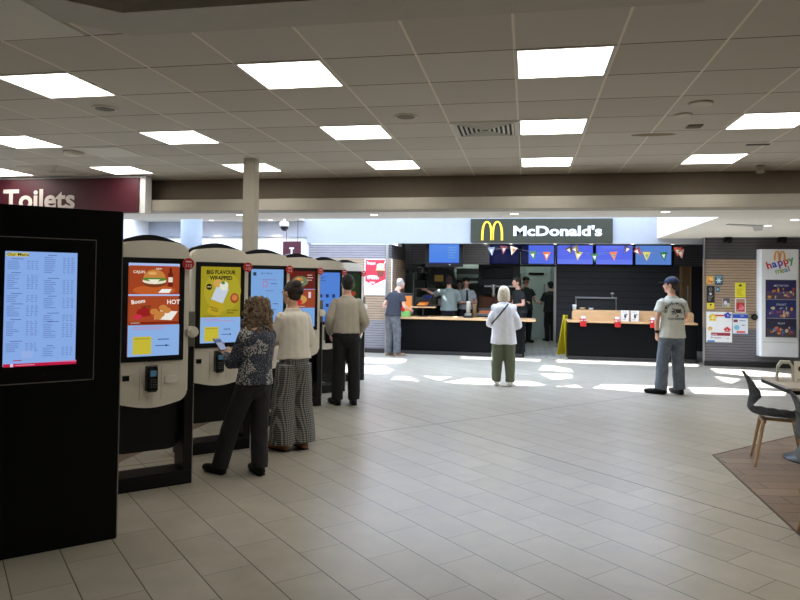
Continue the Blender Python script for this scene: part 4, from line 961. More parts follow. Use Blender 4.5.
for i, (x, z, w2, hh, c, l) in enumerate(((-.3, 1.02, .12, .2, (120, 130, 110), 'green-grey carton, left on middle steel shelf'), (.0, 1.02, .13, .24, (90, 80, 60), 'brown carton, centre of middle steel shelf'), (.3, 1.02, .11, .16, (150, 150, 140), 'pale carton, right on middle steel shelf'),
      (-.28, 1.44, .13, .22, (60, 64, 60), 'dark carton, left on upper steel shelf'), (.05, 1.44, .1, .28, (110, 120, 112), 'tall grey carton, centre of upper steel shelf'), (.31, 1.44, .12, .18, (80, 92, 84), 'green carton, right on upper steel shelf'))):
    b = nb(); box(b, -2.45+x-w2, -2.45+x+w2, 17.45, 17.72, z+.005, z+hh, .006); kobj('carton', b, pm('carton%d' % i, c, .7, .1), l, 'box', 'cartons on the kitchen shelf')
# dark fryer machine block in mid-kitchen & black TV
t = thing('dark_kitchen_unit', 'tall dark equipment wall in the middle of the kitchen', 'kitchen unit', (-.72, 17.72, .004))
b = nb(); box(b, -.52, .55, 0, .5, 0, 2.4, .01); obj('carcass', b, pm('unit_dark', (30, 30, 32), .5, .1), t)
b = nb(); box(b, -.4, .35, -.06, -.001, 1.72, 2.0, .01); obj('black_screen', b, M_black, t)
b = nb(); box(b, -.5, .5, -.3, -.001, .9, .95); obj('ledge', b, M_steel, t)
b = nb(); box(b, -.45, .45, -.25, -.001, 1.3, 1.55, .02); obj('machine_head', b, M_blackm, t)
for k in range(3):
    b = nb(); box(b, -.35+.3*k, -.15+.3*k, -.27, -.251, 1.5, 1.54); obj('button_strip', b, M_silver, t)
b = nb(); box(b, -.5, .5, -.02, -.001, .96, 1.28); obj('copper_panel', b, pm('copper_brown', (110, 66, 40), .4, .15, 5, metal=.4), t)
t = thing('sauce_dispenser', 'steel sauce dispenser bottle hanging in the kitchen beside the lady', 'dispenser', (-.79, 16.62, .864))
b = nb(); cyl(b, (0, 0, 0), (0, 0, .06), .06); cyl(b, (0, 0, .05), (0, 0, .4), .008, n=8); obj('stand', b, M_dsteel, t)
b = nb(); lathe(b, (0, -.0, .4), [(.03, 0), (.045, .06), (.03, .12), (.04, .2), (.07, .28), (.06, .3)]); obj('nozzle', b, M_silver, t)
# rear work bench right behind the front counter
t = thing('back_bench', 'steel back bench behind the serving counter', 'bench', (-1.1, 16.9, .004))
b = nb(); box(b, -.1, .9, -.5, .0, .8, .86, .005); obj('bench_top', b, M_steel, t)
b = nb(); box(b, -.08, .88, -.45, -.02, 0, .799); obj('bench_body', b, M_dsteel, t)
for x, c, l in ((-1.0, (206, 110, 60), 'orange bread tray on the back bench, left'), (-.57, (196, 90, 50), 'orange bread tray on the back bench, right')):
    b = nb(); box(b, x-.13, x+.13, 16.5, 16.8, .865, .93, .01); kobj('food_tray', b, pm('tray%d' % c[1], c, .5, .1), l, 'tray', 'trays on the back bench')  # tray base colour is orange
for x, hh, c, l in ((-1.3, .36, (186, 182, 170), 'tall pale cup stack beside man with tie'), (-1.16, .3, (120, 96, 66), 'brown cup stack right of the pale one')):
    b = nb(); lathe(b, (x, 15.42, .826), [(.045, 0), (.05, hh*.9), (.055, hh)]); kobj('cup_stack', b, pm('cups%d' % c[2], c, .5, .05), l, 'cup stack', 'cup stacks on the serving counter')
t = thing('card_reader', 'small black card reader on serving counter near the lady', 'card reader', (-1.28, 15.15, .826))
b = nb(); prism(b, [(-.1, 0), (.08, 0), (.08, .1), (-.08, .05)], -.1, .1, 'x'); obj('body', b, M_blackm, t)
b = nb(); prism(b, [(-.09, .049), (.06, .094), (.06, .1), (-.09, .055)], -.07, .07, 'x'); obj('keypad', b, M_silver, t)
# angled till with glowing display
t = thing('till', 'angled black till with orange display on the serving counter', 'till', (-2.32, 15.25, .826), .2)
b = nb(); cyl(b, (0, 0, 0), (0, 0, .2), .02); cyl(b, (0, 0, 0), (0, 0, .015), .11, n=24); obj('stand', b, M_dsteel, t)
b = nb(); box(b, -.3, .28, -.12, .12, .2, .225, .005); obj('oak_shelf', b, M_wood, t)
b = nb(); prism(b, [(-.22, .23), (.12, .23), (.26, .5), (.02, .5)], -.05, .02); obj('screen_body', b, M_blackm, t)
f = Flat(1.0); f.poly([(-.16, .25), (.09, .25), (.13, .33), (-.08, .33)], (206, 110, 50)); f.poly([(-.14, .26), (.02, .26), (.05, .3), (-.09, .3)], (236, 170, 90)); f.poly([(.0, .42), (.18, .42), (.21, .48), (.04, .48)], (30, 40, 100)); obj('display', f.mesh('display'), None, t, loc=(0, -.051, 0), label='orange lit display')
t = thing('heated_display', 'glowing orange heated food cabinet beside the man in navy', 'food warmer', (-2.72, 15.35, .826))
b = nb(); box(b, -.2, .14, 0, .03, 0, .5); box(b, -.2, .14, 0, .22, .48, .52); box(b, -.2, .14, 0, .22, 0, .02); obj('case', b, M_steel, t)
b = nb(); box(b, -.16, .1, .06, .1, .455, .475); obj('heat_lamp', b, lampm('heat_lamp', (1, .45, .15), 14), t)
b = nb(); box(b, -.18, .12, -.01, -.002, .1, .46); obj('backlit_panel', b, em((236, 150, 84), 1.1), t)
b = nb(); box(b, -2.82, -2.69, 14.93, 15.01, .952, 1.12, .015); kobj('red_carton', b, M_red, 'red drinks carton held near the till by man in navy', 'carton')
b = nb(); box(b, -2.78, -2.58, 14.95, 15.15, .826, .95, .01); kobj('green_box', b, pm('green_box', (120, 176, 96), .6, .05), 'light green box on the counter beside the man in navy', 'box')
t = thing('sloped_heater', 'black sloped food heater hood hanging behind the till', 'heater', (-2.15, 16.98, 1.55))
b = nb(); prism(b, [(-.3, 0), (.45, 0), (.3, .38), (-.15, .42), (-.3, .2)], -.2, .2); obj('hood', b, M_blackm, t)
f = Flat(.5); f.rect(-.12, .08, .1, .24, (110, 90, 40)); obj('panel', f.mesh('panel'), None, t, loc=(0, -.201, 0)); b = nb(); cyl(b, (0, 0, .38), (0, 0, 1.06), .02, n=8); obj('hanger', b, M_dsteel, t)
t = thing('hanging_rack', 'dark utensil rack hanging at left of the kitchen opening', 'rack', (-2.75, 16.2, 1.95))
b = nb(); cyl(b, (-.22, 0, .0), (.55, 0, .03), .015, n=8); cyl(b, (0, 0, 0), (0, 0, .66), .01, n=8); cyl(b, (.4, 0, 0), (.4, 0, .66), .01, n=8); obj('rail', b, M_dsteel, t)
for k in range(5):
    b = nb(); ell(b, (-.1+.13*k, 0, -.06), (.05, .03, .07)); obj('ladle', b, M_blackm, t)
for x, c, l in ((-1.95, (44, 52, 46), 'dark green cabinet left of the staff'),):
    t = thing('kitchen_cabinet', l, 'cabinet', (x, 18.3, .004)); b = nb(); box(b, -.45, .3, 0, .5, 0, 1.3, .01); obj('carcass', b, pm('cab_dgreen', c, .5, .1), t)
    for k in range(2): b = nb(); box(b, -.43+.37*k, -.09+.37*k, -.02, -.001, .05, 1.2, .004); obj('door', b, pm('cab_door', (60, 72, 62), .5, .1), t)
b = nb(); box(b, -2.05, -1.99, 17.85, 17.91, 0.004, 2.619); kobj('steel_post', b, M_steel, 'thin steel post behind the grey-shirted staff', 'post')
b = nb(); box(b, -2.0, -1.2, 19.0, 19.2, 2.0, 2.3, .01); box(b, -2.0, -1.2, 19.0, 19.25, 1.6, 1.66); box(b, -2.0, -1.96, 19.0, 19.2, 1.6, 2.619); box(b, -1.24, -1.2, 19.0, 19.2, 1.6, 2.619); kobj('order_shelf', b, pm('shelf_white', (214, 222, 214), .5, .03), 'pale overhead order shelf behind the staff', 'shelf')
t = thing('freezer', 'stainless freezer cabinet along the passage', 'freezer', (-.45, 20.1, .004))
b = nb(); box(b, -.38, .3, 0, .45, 0, 1.9, .01); obj('carcass', b, M_steel, t)
b = nb(); box(b, -.35, .27, -.03, -.001, .08, 1.85, .005); obj('door', b, M_steel, t); b = nb(); box(b, .2, .23, -.07, -.03, .8, 1.3); obj('handle', b, M_dsteel, t)

# ================================================================== TABLE & CHAIRS
t = thing('cafe_table', 'square cafe table with pale top and black round base at right edge', 'table', (2.695, 6.89, .004))
b = nb(); box(b, -.39, .39, -.39, .39, .69, .716, .006); obj('tabletop', b, pm('table_pale_stone', (190, 180, 168), .35, .06), t)
b = nb(); box(b, -.385, .385, -.385, .385, .655, .689, .004); obj('under_frame', b, M_blackm, t)
b = nb(); cyl(b, (0, 0, .02), (0, 0, .655), .04); obj('column', b, M_blackm, t)
b = nb(); lathe(b, (0, 0, 0), [(.3, 0), (.3, .012), (.06, .03)], 32); obj('base', b, M_dsteel, t)
b = nb()
prof = [(-.085, 0), (-.07, .14), (-.04, .19), (.04, .19), (.07, .14), (.085, 0), (.066, 0), (.052, .13), (.03, .165), (-.03, .165), (-.052, .13), (-.066, 0)]
prism(b, prof, -.05, .05); tag(obj('napkin_holder', b, pm('pale_grey_green', (186, 186, 170), .5, .05), loc=(2.43, 6.98, .7205), rz=-.25), 'folded pale stand shaped like an arch on the cafe table', 'holder')
f = Flat(); f.rect(0, 0, .14, .2, (232, 224, 212)); f.oval(.05, .13, .02, .025, (60, 50, 40)); f.lines(.02, .1, .04, .01, 2, (140, 120, 100))
tag(obj('menu_card', f.mesh('menu_card', (0, 0, .14, .2, .015, (220, 212, 200))), None, loc=(2.47, 6.86, .7205), rz=.1), 'small white menu card standing on the cafe table', 'card')

def chair_mesh():
    # side profile: y forward (0 = back), z up
    prof = [(-.3, .83, .045), (-.275, .78, .11), (-.25, .71, .175), (-.24, .63, .205), (-.248, .56, .2), (-.25, .5, .195), (-.2, .457, .2), (-.08, .442, .215), (.05, .445, .225), (.16, .452, .22), (.225, .44, .2), (.245, .42, .18)]
    bm = nb(); NU, NV = 56, 22; grid = []
    for i in range(NU+1):
        s = i/NU*(len(prof)-1); k = min(int(s), len(prof)-2); q = s-k
        p0, p1, p2, p3 = prof[max(0, k-1)], prof[k], prof[k+1], prof[min(len(prof)-1, k+2)]
        y, z, w_ = [.5*((2*b_)+(-a+c)*q+(2*a-5*b_+4*c-d)*q*q+(-a+3*b_-3*c+d)*q**3) for a, b_, c, d in zip(p0, p1, p2, p3)]
        row = []
        for j in range(NV+1):
            v = j/NV*2-1; back = max(0, min(1, (z-.46)/.2))
            cv = v*v*.1*back*max(0.2, 1-max(0, z-.62)/.24); up = v*v*.035*(1-back)*max(0, min(1, (.2-y)/.3))
            tf = .008*abs(math.sin(i*PI/4+j*PI/4)*math.sin(i*PI/4-j*PI/4))
            row.append(bm.verts.new((v*w_, y+cv+tf*back, z+up+tf*(1-back))))
        grid.append(row)
    for i in range(NU):
        for j in range(NV):
            fc = bm.faces.new((grid[i][j], grid[i][j+1], grid[i+1][j+1], grid[i+1][j])); fc.smooth = True
    r = bmesh.ops.solidify(bm, geom=bm.faces[:], thickness=.018)
    return tomesh(bm, 'seat_shell', pm('charcoal_quilted_shell', (132, 136, 138), .5, .3, 40))
shell = chair_mesh()
def chair(x, y, rz, label):
    t = thing('cafe_chair', label, 'chair', (x, y, .004), rz, 'charcoal shell chairs at the cafe tables')
    obj('seat_shell', shell, None, t)
    b = nb(); box(b, -.16, .16, -.15, -.11, .39, .425, .006); box(b, -.16, .16, .11, .15, .39, .425, .006); box(b, -.02, .02, -.11, .11, .395, .42); obj('seat_frame', b, M_woodd, t)
    for sx in (-1, 1):
        for sy in (-1, 1):
            b = nb(); loft(b, [((sx*.15, sy*.13, .425), .02, .017), ((sx*.18, sy*.17, .2), .016, .015), ((sx*.205, sy*.205, .01), .011, .011)], n=10, dome=False); obj('leg', b, M_woodd, t)
chair(2.25, 6.62, -PI/2-.22, 'charcoal quilted chair with wooden legs, whole one at right edge')
chair(2.25, 5.5, -PI/2-.3, 'charcoal chair cut by right edge, in front of the whole one')
chair(1.97, 4.62, -PI/2, 'wooden-legged chair nearest the camera, barely showing at right edge')

# ================================================================== PEOPLE
def remesh(bm, name, mat, vox, smooth=3, amp=0, freq=9, zs=.5, sharp=False):
    bmesh.ops.recalc_face_normals(bm, faces=bm.faces[:])
    me = D.meshes.new('tmp'); bm.to_mesh(me); bm.free()
    o = D.objects.new('tmp', me); C.objects.link(o)
    m = o.modifiers.new('r', 'REMESH'); m.mode = 'VOXEL'; m.voxel_size = vox; m.use_smooth_shade = True
    if smooth: s = o.modifiers.new('s', 'SMOOTH'); s.iterations = smooth; s.factor = .5
    dg = bpy.context.evaluated_depsgraph_get(); dg.update()
    r = D.meshes.new_from_object(o.evaluated_get(dg)); D.objects.remove(o); D.meshes.remove(me)
    r.materials.clear(); r.materials.append(mat); r.name = name
    for p in r.polygons: p.use_smooth = True
    if amp:
        ns = [v.normal.copy() for v in r.vertices]; seed = random.random()*50
        for v, n in zip(r.vertices, ns):
            c = v.co; q = Vector((c.x*freq+seed, c.y*freq, c.z*freq*zs))
            d = noise.noise(q)+.6*noise.noise(Vector((c.x*freq*1.5+c.z*freq*1.1, c.y*freq*1.5, c.z*freq*.9+seed)))
            v.co = c + n*(d*amp)
    return r
def join_into(me, bm2, mat=None):
    bm = nb(); bm.from_mesh(me); t = D.meshes.new('x'); bmesh.ops.recalc_face_normals(bm2, faces=bm2.faces[:]); bm2.to_mesh(t); bm2.free(); bm.from_mesh(t)
    for f in bm.faces: f.smooth = True
    bm.to_mesh(me); bm.free(); D.meshes.remove(t)
def hand(bm, W, d, pn, curl, sgn):
    """palm, four unequal fingers and a thumb. d: direction, pn: palm normal, sgn: thumb side"""
    d = d.normalized(); pn = (pn - d*pn.dot(d)).normalized(); s = d.cross(pn).normalized()*sgn
    loft(bm, [(W-d*.02, .027, .02), (W+d*.03, .036, .016), (W+d*.085, .04, .013)], front=pn, n=12, k=2)
    for i, L in enumerate((.068, .078, .072, .055)):
        p = W + d*.088 + s*(.029-.0195*i); dd = d.copy(); pts = [(p-d*.015, .0085)]; ax = d.cross(pn).normalized()
        for k, q in enumerate((.45, .32, .23)):
            dd = Matrix.Rotation(curl*(.7 if k == 0 else 1.0), 3, ax) @ dd
            p = p + dd*L*q; pts.append((p.copy(), .0082-.0008*k))
        loft(bm, pts, front=pn, n=8, k=2)
    p = W + d*.02 + s*.026; pts = [(p.copy(), .012)]
    dd = (d*.7 + s*.6 + pn*.25).normalized(); p = p+dd*.04; pts.append((p.copy(), .0105)); dd = (d*.9+s*.15+pn*.35).normalized(); p = p+dd*.035; pts.append((p.copy(), .009))
    loft(bm, pts, front=pn, n=8, k=2)
def V(*a): return Vector(a)

def person(label, loc, rz, H_, top, bottom, shoes, hair, feet, armL, armR, lean=(0, 0), w=1.0, skin=None, vox=.01, tw=(.1, .08, .075), hem=.9, sleeve=1.0, ease=.014, neckless=0, headtilt=(0, 0), turn=0, extras=(), ccol=None, belly=1.0, short_leg=False, gaze=None):
    """local frame: +Y is the way the person faces, +X their right"""
    skin = skin or M_skin
    S = H_/1.75
    root = thing('person', label, 'person', loc, rz); root.scale = (S, S, S)
    lr, lf = lean
    def up(z, fwd=0, side=0):       # torso axis point at height z
        k = max(0, (z-.93)/.53); return V(lr*k+side, lf*k**1.2+fwd, z-.05*abs(lf)*k)
    Nk = up(1.46); tl = V(lr, lf, 0)*.35
    Hc = Nk + V(headtilt[0]+lr*.2, .035+headtilt[1]+lf*.3, .175)
    shR, shL = up(1.385, 0, .152*w), up(1.385, 0, -.152*w)
    hipR, hipL = V(.085, 0, .9), V(-.085, 0, .9)
    T = Matrix.Rotation(turn, 3, 'Z')
    def hp(x, y, z): return Hc + T @ V(x, y, z)
    b = nb()
    loft(b, [(V(0, 0, .86), .13*w, .1*w), (V(0, 0, .93), .16*w, .12*w), (up(1.05), .138*w, .108*w*belly), (up(1.2), .145*w, .112*w*belly), (up(1.34), .168*w, .115*w), (up(1.42), .13*w, .085*w), (up(1.48), .06, .06)])
    loft(b, [(up(1.42), .065, .065), (Nk+V(0, .01, .04), .055, .057), (Hc+V(0, -.02, -.06), .055, .06)])
    ell(b, Hc+T@V(0, -.012, .018), (.074, .094, .092), rot=T); loft(b, [(hp(0, .03, -.01), .062, .066), (hp(0, .045, -.06), .05, .05), (hp(0, .062, -.095), .026, .024)], n=12)
    loft(b, [(hp(0, .086, .015), .008, .008), (hp(0, .104, -.018), .012, .013), (hp(0, .09, -.028), .013, .01)], n=8)
    for s in (-1, 1): ell(b, hp(s*.076, -.005, -.005), (.011, .02, .032), rot=T)
    for s in (-1, 1): ell(b, hp(s*.03, .088, .022), (.017, .01, .006), rot=T)
    def arm(sh, el, wr):
        loft(b, [(sh, .052*w, .052*w), (sh.lerp(el, .5), .045*w, .045*w), (el, .036, .036), (el.lerp(wr, .35), .038, .036), (wr, .025, .02)])
    A = {}
    for s, sh, a in ((-1, shL, armL), (1, shR, armR)):
        el, wr = V(*a[0]), V(*a[1]); A[s] = (sh, el, wr, a[2] if len(a) > 2 else V(0, 0, -1), a[3] if len(a) > 3 else .35)
        arm(sh, el, wr)
    L = {}
    for s, hip, ft in ((-1, hipL, feet[0]), (1, hipR, feet[1])):
        an = V(ft[0], ft[1], .09); kn = hip.lerp(an, .5)+V(s*.005, .025 + (ft[3] if len(ft) > 3 else 0), 0); L[s] = (hip, kn, an, ft[2])
        loft(b, [(hip+V(0, 0, .02), .085*w, .09*w), (hip.lerp(kn, .5), .072*w, .075*w), (kn, .052, .054), (kn.lerp(an, .35), .05, .054), (an, .034, .036)])
        fd = V(math.sin(ft[2]), math.cos(ft[2]), 0); loft(b, [(an+V(0, 0, -.02)-fd*.02, .032, .03), (an+fd*.08-V(0, 0, .05), .036, .025), (an+fd*.15-V(0, 0, .06), .036, .016)], n=10)
    body = remesh(b, 'body', skin, vox)
    hb = nb()
    for s in (-1, 1):
        sh, el, wr, pn, cu_ = A[s]; hand(hb, wr, wr-el, V(*pn), cu_, -s)
    hm = remesh(hb, 'hands', skin, .0035, 1); bb = nb(); bb.from_mesh(hm); join_into(body, bb); D.meshes.remove(hm)
    obj('body', body, None, root)
    # face details
    b = nb()
    for s in (-1, 1): ell(b, hp(s*.03, .092, .008), (.011, .006, .007), 8, 6, rot=T)
    obj('eyes', b, pm('eye_dark', (40, 30, 28), .3, .1), root)
    b = nb(); ell(b, hp(0, .093, -.052), (.022, .006, .006), 10, 6, rot=T); obj('mouth', b, pm('lips', (170, 96, 88), .5, .05), root)
    # trousers
    b = nb(); e = ease
    loft(b, [(V(0, 0, .84), .13*w+e, .1*w+e), (V(0, 0, .92), .165*w+e*.7, .125*w+e*.7), (up(1.0), .15*w+e*.5, .118*w+e*.5)], k=2)
    for s in (-1, 1):
        hip, kn, an, ta = L[s]
        loft(b, [(hip+V(0, 0, .0), tw[0]*w, tw[0]*w*1.1), (hip.lerp(kn, .5), (tw[0]+tw[1])/2*w, (tw[0]+tw[1])/2*w*1.08), (kn, tw[1]*w, tw[1]*w*1.05), (kn.lerp(an, .5), (tw[1]+tw[2])/2, (tw[1]+tw[2])/2), (V(an.x, an.y, .075 if not short_leg else .16), tw[2], tw[2]*1.05)], dome=False)
    obj('trousers', remesh(b, 'trousers', bottom, vox, 2, .007 if vox < .012 else .009, 9), None, root)
    # top
    b = nb(); hx = 1.0 if hem > .95 else 1.04
    loft(b, [(V(0, 0, hem) if hem < .93 else up(hem), .168*w*hx+e*1.3, .128*w*hx+e*1.3), (up(max(hem+.1, 1.05)), .152*w+e*1.3, .12*w*belly+e*1.3), (up(1.22), .152*w+e*1.2, .12*w*belly+e*1.2), (up(1.35), .165*w+e, .115*w+e), (up(1.405), .14*w+e, .092*w+e), (up(1.44), .09*w+e, .07*w+e*.5), (up(1.475), .068+e*.4, .068+e*.4)], dome=False)
    for s in (-1, 1):
        sh, el, wr, pn, _ = A[s]
        q_ = .052*w+min(e, .012)*.5+vox*.3; ell(b, sh+V(0, 0, -.008), (q_, q_, q_))
        if sleeve == 'batwing':
            loft(b, [(up(1.33, 0, s*.09), .09, .1), (sh.lerp(el, .5)-V(0, 0, .03), .085, .1), (el-V(0, 0, .02), .085, .09), (el.lerp(wr, .45), .06, .06)], dome=False)
        elif sleeve > .6:
            loft(b, [(sh, .048*w+e, .05*w+e), (sh.lerp(el, .5), .048*w+e, .05*w+e), (el, .044+e, .044+e), (el.lerp(wr, .5), .038+e, .038+e), (el.lerp(wr, sleeve), .03+e*.8, .028+e*.8)])
        else:
            loft(b, [(sh, .05*w+e, .052*w+e), (sh.lerp(el, .35), .053*w+e, .055*w+e), (sh.lerp(el, sleeve*1.6), .055*w+e*1.3, .055*w+e*1.3)], dome=False)
    tm = remesh(b, 'top', top, vox, 2, .007 if vox < .012 else .009, 8); topo = obj('top', tm, None, root)
    # shoes
    for s in (-1, 1):
        hip, kn, an, ta = L[s]; fd = V(math.sin(ta), math.cos(ta), 0); an0 = V(an.x, an.y, 0); b = nb()
        loft(b, [(an0-fd*.06+V(0, 0, .045), .036, .04), (an0+V(0, 0, .06), .042, .058), (an0+fd*.08+V(0, 0, .045), .046, .042), (an0+fd*.16+V(0, 0, .042), .05, .038), (an0+fd*.22+V(0, 0, .038), .038, .032)], front=V(0, 0, 1), n=14)
        for v in b.verts: v.co.z = max(v.co.z, .004)
        sm = tomesh(b, 'shoe', shoes, True); so_ = obj('shoe', sm, None, root)
        b = nb(); loft(b, [(an0-fd*.06+V(0, 0, .012), .04, .01), (an0+fd*.03+V(0, 0, .012), .045, .01), (an0+fd*.14+V(0, 0, .012), .05, .01), (an0+fd*.2+V(0, 0, .012), .035, .01)], front=V(0, 0, 1), n=14)
        for v in b.verts: v.co.z = max(v.co.z, .001)
        obj('sole', b, ccol or M_blackm, so_)
    # hair
    kind, hm_ = hair; b = nb()
    if kind in ('short', 'capped', 'updo', 'crop'):
        g_ = .006 if kind == 'crop' else .012
        ell(b, hp(0, -.026, .03), (.074+g_, .088+g_, .092+g_), rot=T)
        ell(b, hp(0, -.05, -.03), (.062+g_, .055+g_, .06), rot=T)
        if kind == 'updo': ell(b, hp(0, -.07, .09), (.062, .06, .05), rot=T); ell(b, hp(.02, -.1, .03), (.05, .04, .06), rot=T)
        obj('hair', remesh(b, 'hair', hm_, .007 if vox < .012 else .01, 2, .004, 60, 1), None, root)
    elif kind == 'bob':
        ell(b, hp(0, -.022, .03), (.098, .108, .1), rot=T)
        loft(b, [(hp(0, -.03, .03), .1, .1), (hp(0, -.035, -.03), .106, .095), (hp(0, -.045, -.1), .106, .082), (hp(0, -.05, -.145), .1, .065)], n=18, dome=False)
        obj('hair', remesh(b, 'hair', hm_, .008, 2, .006, 34, .15), None, root)
    elif kind == 'curly':
        r_ = random.Random(4)
        ell(b, hp(0, -.03, .01), (.118, .125, .115), rot=T); ell(b, hp(0, -.07, -.1), (.15, .1, .12), rot=T); ell(b, hp(0, -.08, -.18), (.12, .07, .07), rot=T)
        for i in range(260):
            a, z = r_.uniform(0, 2*PI), r_.uniform(-.24, .11)
            rr = .128 if z > -.02 else .152; rr *= math.sqrt(max(.15, 1-(max(0, z)/.14)**2)); x, y = rr*math.cos(a), -.045+rr*.85*math.sin(a)
            if y > .02 and z < .05: continue
            q = r_.uniform(.01, .022); ell(b, hp(x, y, z), (q, q, q*1.3), 8, 6)
        obj('hair', remesh(b, 'hair', hm_, .0055, 1, .009, 60, .9), None, root)
    if kind == 'capped' or 'cap' in extras:
        cm = extras['cap'] if isinstance(extras, dict) and 'cap' in extras else M_blackm
        b = nb(); ell(b, hp(0, -.018, .045), (.094, .108, .085), rot=T); me_ = None
        bmesh.ops.bisect_plane(b, geom=b.verts[:]+b.edges[:]+b.faces[:], plane_co=hp(0, 0, .035), plane_no=(0, 0, -1), clear_outer=True)
        bmesh.ops.holes_fill(b, edges=b.edges[:])
        c_ = obj('cap', b, cm, root)
        b = nb(); pts = [(-.07, .06), (-.06, .11), (-.035, .15), (0, .165), (.035, .15), (.06, .11), (.07, .06)]
        prism(b, [(hp(x, y, 0).x, hp(x, y, 0).y) for x, y in pts], Hc.z+.035, Hc.z+.042, 'z'); obj('peak', b, cm, c_)
    return root, A, up, Hc, topo, L, hp

G = 45*PI/180
fab = lambda n, c, v=.08: pm(n, c, .88, v, 14, bump=.15, bscale=120)
# 1 woman with curly hair, phone
M_curl = pm('curly_brown_hair', (118, 98, 78), .8, .6, 90)
r, A, up, Hc, topo, L, hp = person('woman with curly brown hair in navy spotted blouse holding phone at kiosk', (-2.215, 5.26, 0), G+.25, 1.47,
    dots_material('navy_spotted_blouse', (56, 63, 78), (186, 184, 180), 66, .24, .28), fab('black_trousers_woman', (40, 38, 40)), M_blackm, ('curly', M_curl),
    ((-.2, .27, -.1), (.06, -.03, .25)), ((-.17, .12, 1.1), (-.1, .36, 1.18), (0, .4, 1), .6), ((.22, .12, 1.08), (.05, .32, 1.14), (0, .4, 1), .6),
    lean=(.04, .0), w=1.0, tw=(.1, .09, .082), hem=.9, sleeve=.85, ease=.018, headtilt=(0, .05), vox=.009)
b = nb(); box(b, -.037, .037, -.004, .004, -.075, .075, .003); p_ = obj('phone', b, M_blackm); p_.location = r.matrix_world @ V(0, 0, 0)
p_.location = (0, 0, 0); tag(p_, 'black smartphone held up by the curly-haired woman', 'phone')
f = Flat(.9); f.rect(-.033, -.07, .033, .07, (150, 160, 190)); f.rect(-.03, .02, .03, .06, (90, 100, 130)); ps = obj('phone_screen', f.mesh('phone_screen'), None, p_, loc=(0, -.0042, 0))
S1 = 1.47/1.75; loc = Vector((-2.215, 5.26, 0)); Mz = Matrix.Rotation(G+.25, 3, 'Z')
p_.location = loc + Mz @ (V(-.1, .45, 1.26)*S1); p_.rotation_euler = (-.9, 0, G+.25)
# 2 woman in cream top and checked wide trousers
M_check = check_material('houndstooth_check', (150, 150, 146), (38, 40, 42), .022)
person('woman in cream top and wide grey checked trousers at third kiosk', (-2.18, 6.14, 0), G+.1, 1.6,
    fab('cream_jumper', (226, 219, 206), .04), M_check, pm('tan_sandals', (150, 96, 60), .6, .1), ('updo', pm('dark_brown_hair', (40, 28, 24), .6, .3, 40)),
    ((-.11, .03, -.2), (.11, -.02, .2)), ((-.19, .14, 1.12), (-.12, .36, 1.14), (0, 0, -1), .4), ((.2, .03, 1.12), (.15, .25, 1.08), (0, 0, -1), .4),
    lean=(0, .04), w=.9, tw=(.12, .125, .135), hem=.95, sleeve=.8, ease=.024, vox=.009, turn=.35)
# 3 man in beige shirt
M_bshirt = fab('beige_shirt', (184, 177, 162), .05)
r, A, up, Hc, topo, L, hp = person('man in beige long-sleeved shirt and black trousers at fifth kiosk', (-2.3, 8.5, 0), .22, 1.69,
    M_bshirt, fab('black_trousers_man', (24, 22, 24)), M_blackm, ('short', pm('black_hair', (22, 18, 18), .6, .3, 40)),
    ((-.12, .02, -.5), (.11, .03, -.15)), ((-.235, -.02, 1.14), (-.23, .14, .95), (1, 0, 0), .7), ((.25, .0, 1.14), (.2, .16, 1.0), (-1, 0, 0), .6),
    lean=(0, .02), w=1.0, tw=(.105, .086, .08), hem=.97, sleeve=.95, ease=.018, vox=.01, turn=.2)
b = nb(); box(b, -.06, .06, -.012, .012, -.09, .09, .006); tag(obj('wallet', b, M_blackm, loc=(-2.58, 8.68, .87), rz=.6), 'black wallet held by the man in the beige shirt', 'wallet')
# 4 man in navy tee at the counter
r, A, up, Hc, topo, L, hp = person('grey-haired man in navy T-shirt and grey jeans leaning at left counter', (-2.83, 14.3, 0), -.6, 1.68,
    fab('navy_tee', (42, 44, 54)), fab('grey_jeans', (84, 86, 92), .4), pm('tan_shoes', (134, 108, 84), .6, .1), ('crop', pm('grey_white_hair', (150, 145, 140), .7, .2, 40)),
    ((-.1, -.02, .1), (.12, .02, .1)), ((-.27, -.03, 1.14), (-.15, .1, 1.0), (0, 0, -1), .5), ((.24, .12, 1.12), (.16, .36, 1.06), (0, 0, -1), .5),
    lean=(0, .12), w=1.05, tw=(.1, .085, .08), hem=.9, sleeve=.35, ease=.018, vox=.013, headtilt=(0, .05), ccol=pm('pale_sole', (190, 184, 174), .6, .05))
# 5 blonde lady in white blouse
M_wb = fab('white_blouse', (228, 228, 232), .03)
r, A, up, Hc, topo, L, hp = person('blonde woman in loose white blouse and olive trousers standing mid-floor', (-.35, 10.72, 0), .05, 1.56,
    M_wb, fab('olive_trousers', (98, 104, 82), .1), pm('white_trainers', (226, 222, 216), .6, .03), ('bob', pm('blonde_hair', (222, 208, 180), .6, .15, 30)),
    ((-.12, .02, -.1), (.12, .0, .1)), ((-.22, .03, 1.1), (-.14, .24, 1.1), (0, 0, -1), .5), ((.24, .02, 1.08), (.15, .24, 1.08), (0, 0, -1), .5),
    lean=(0, .03), w=1.06, tw=(.115, .1, .08), hem=.74, sleeve='batwing', ease=.035, vox=.012, ccol=pm('white_sole', (214, 212, 210), .6, .03))
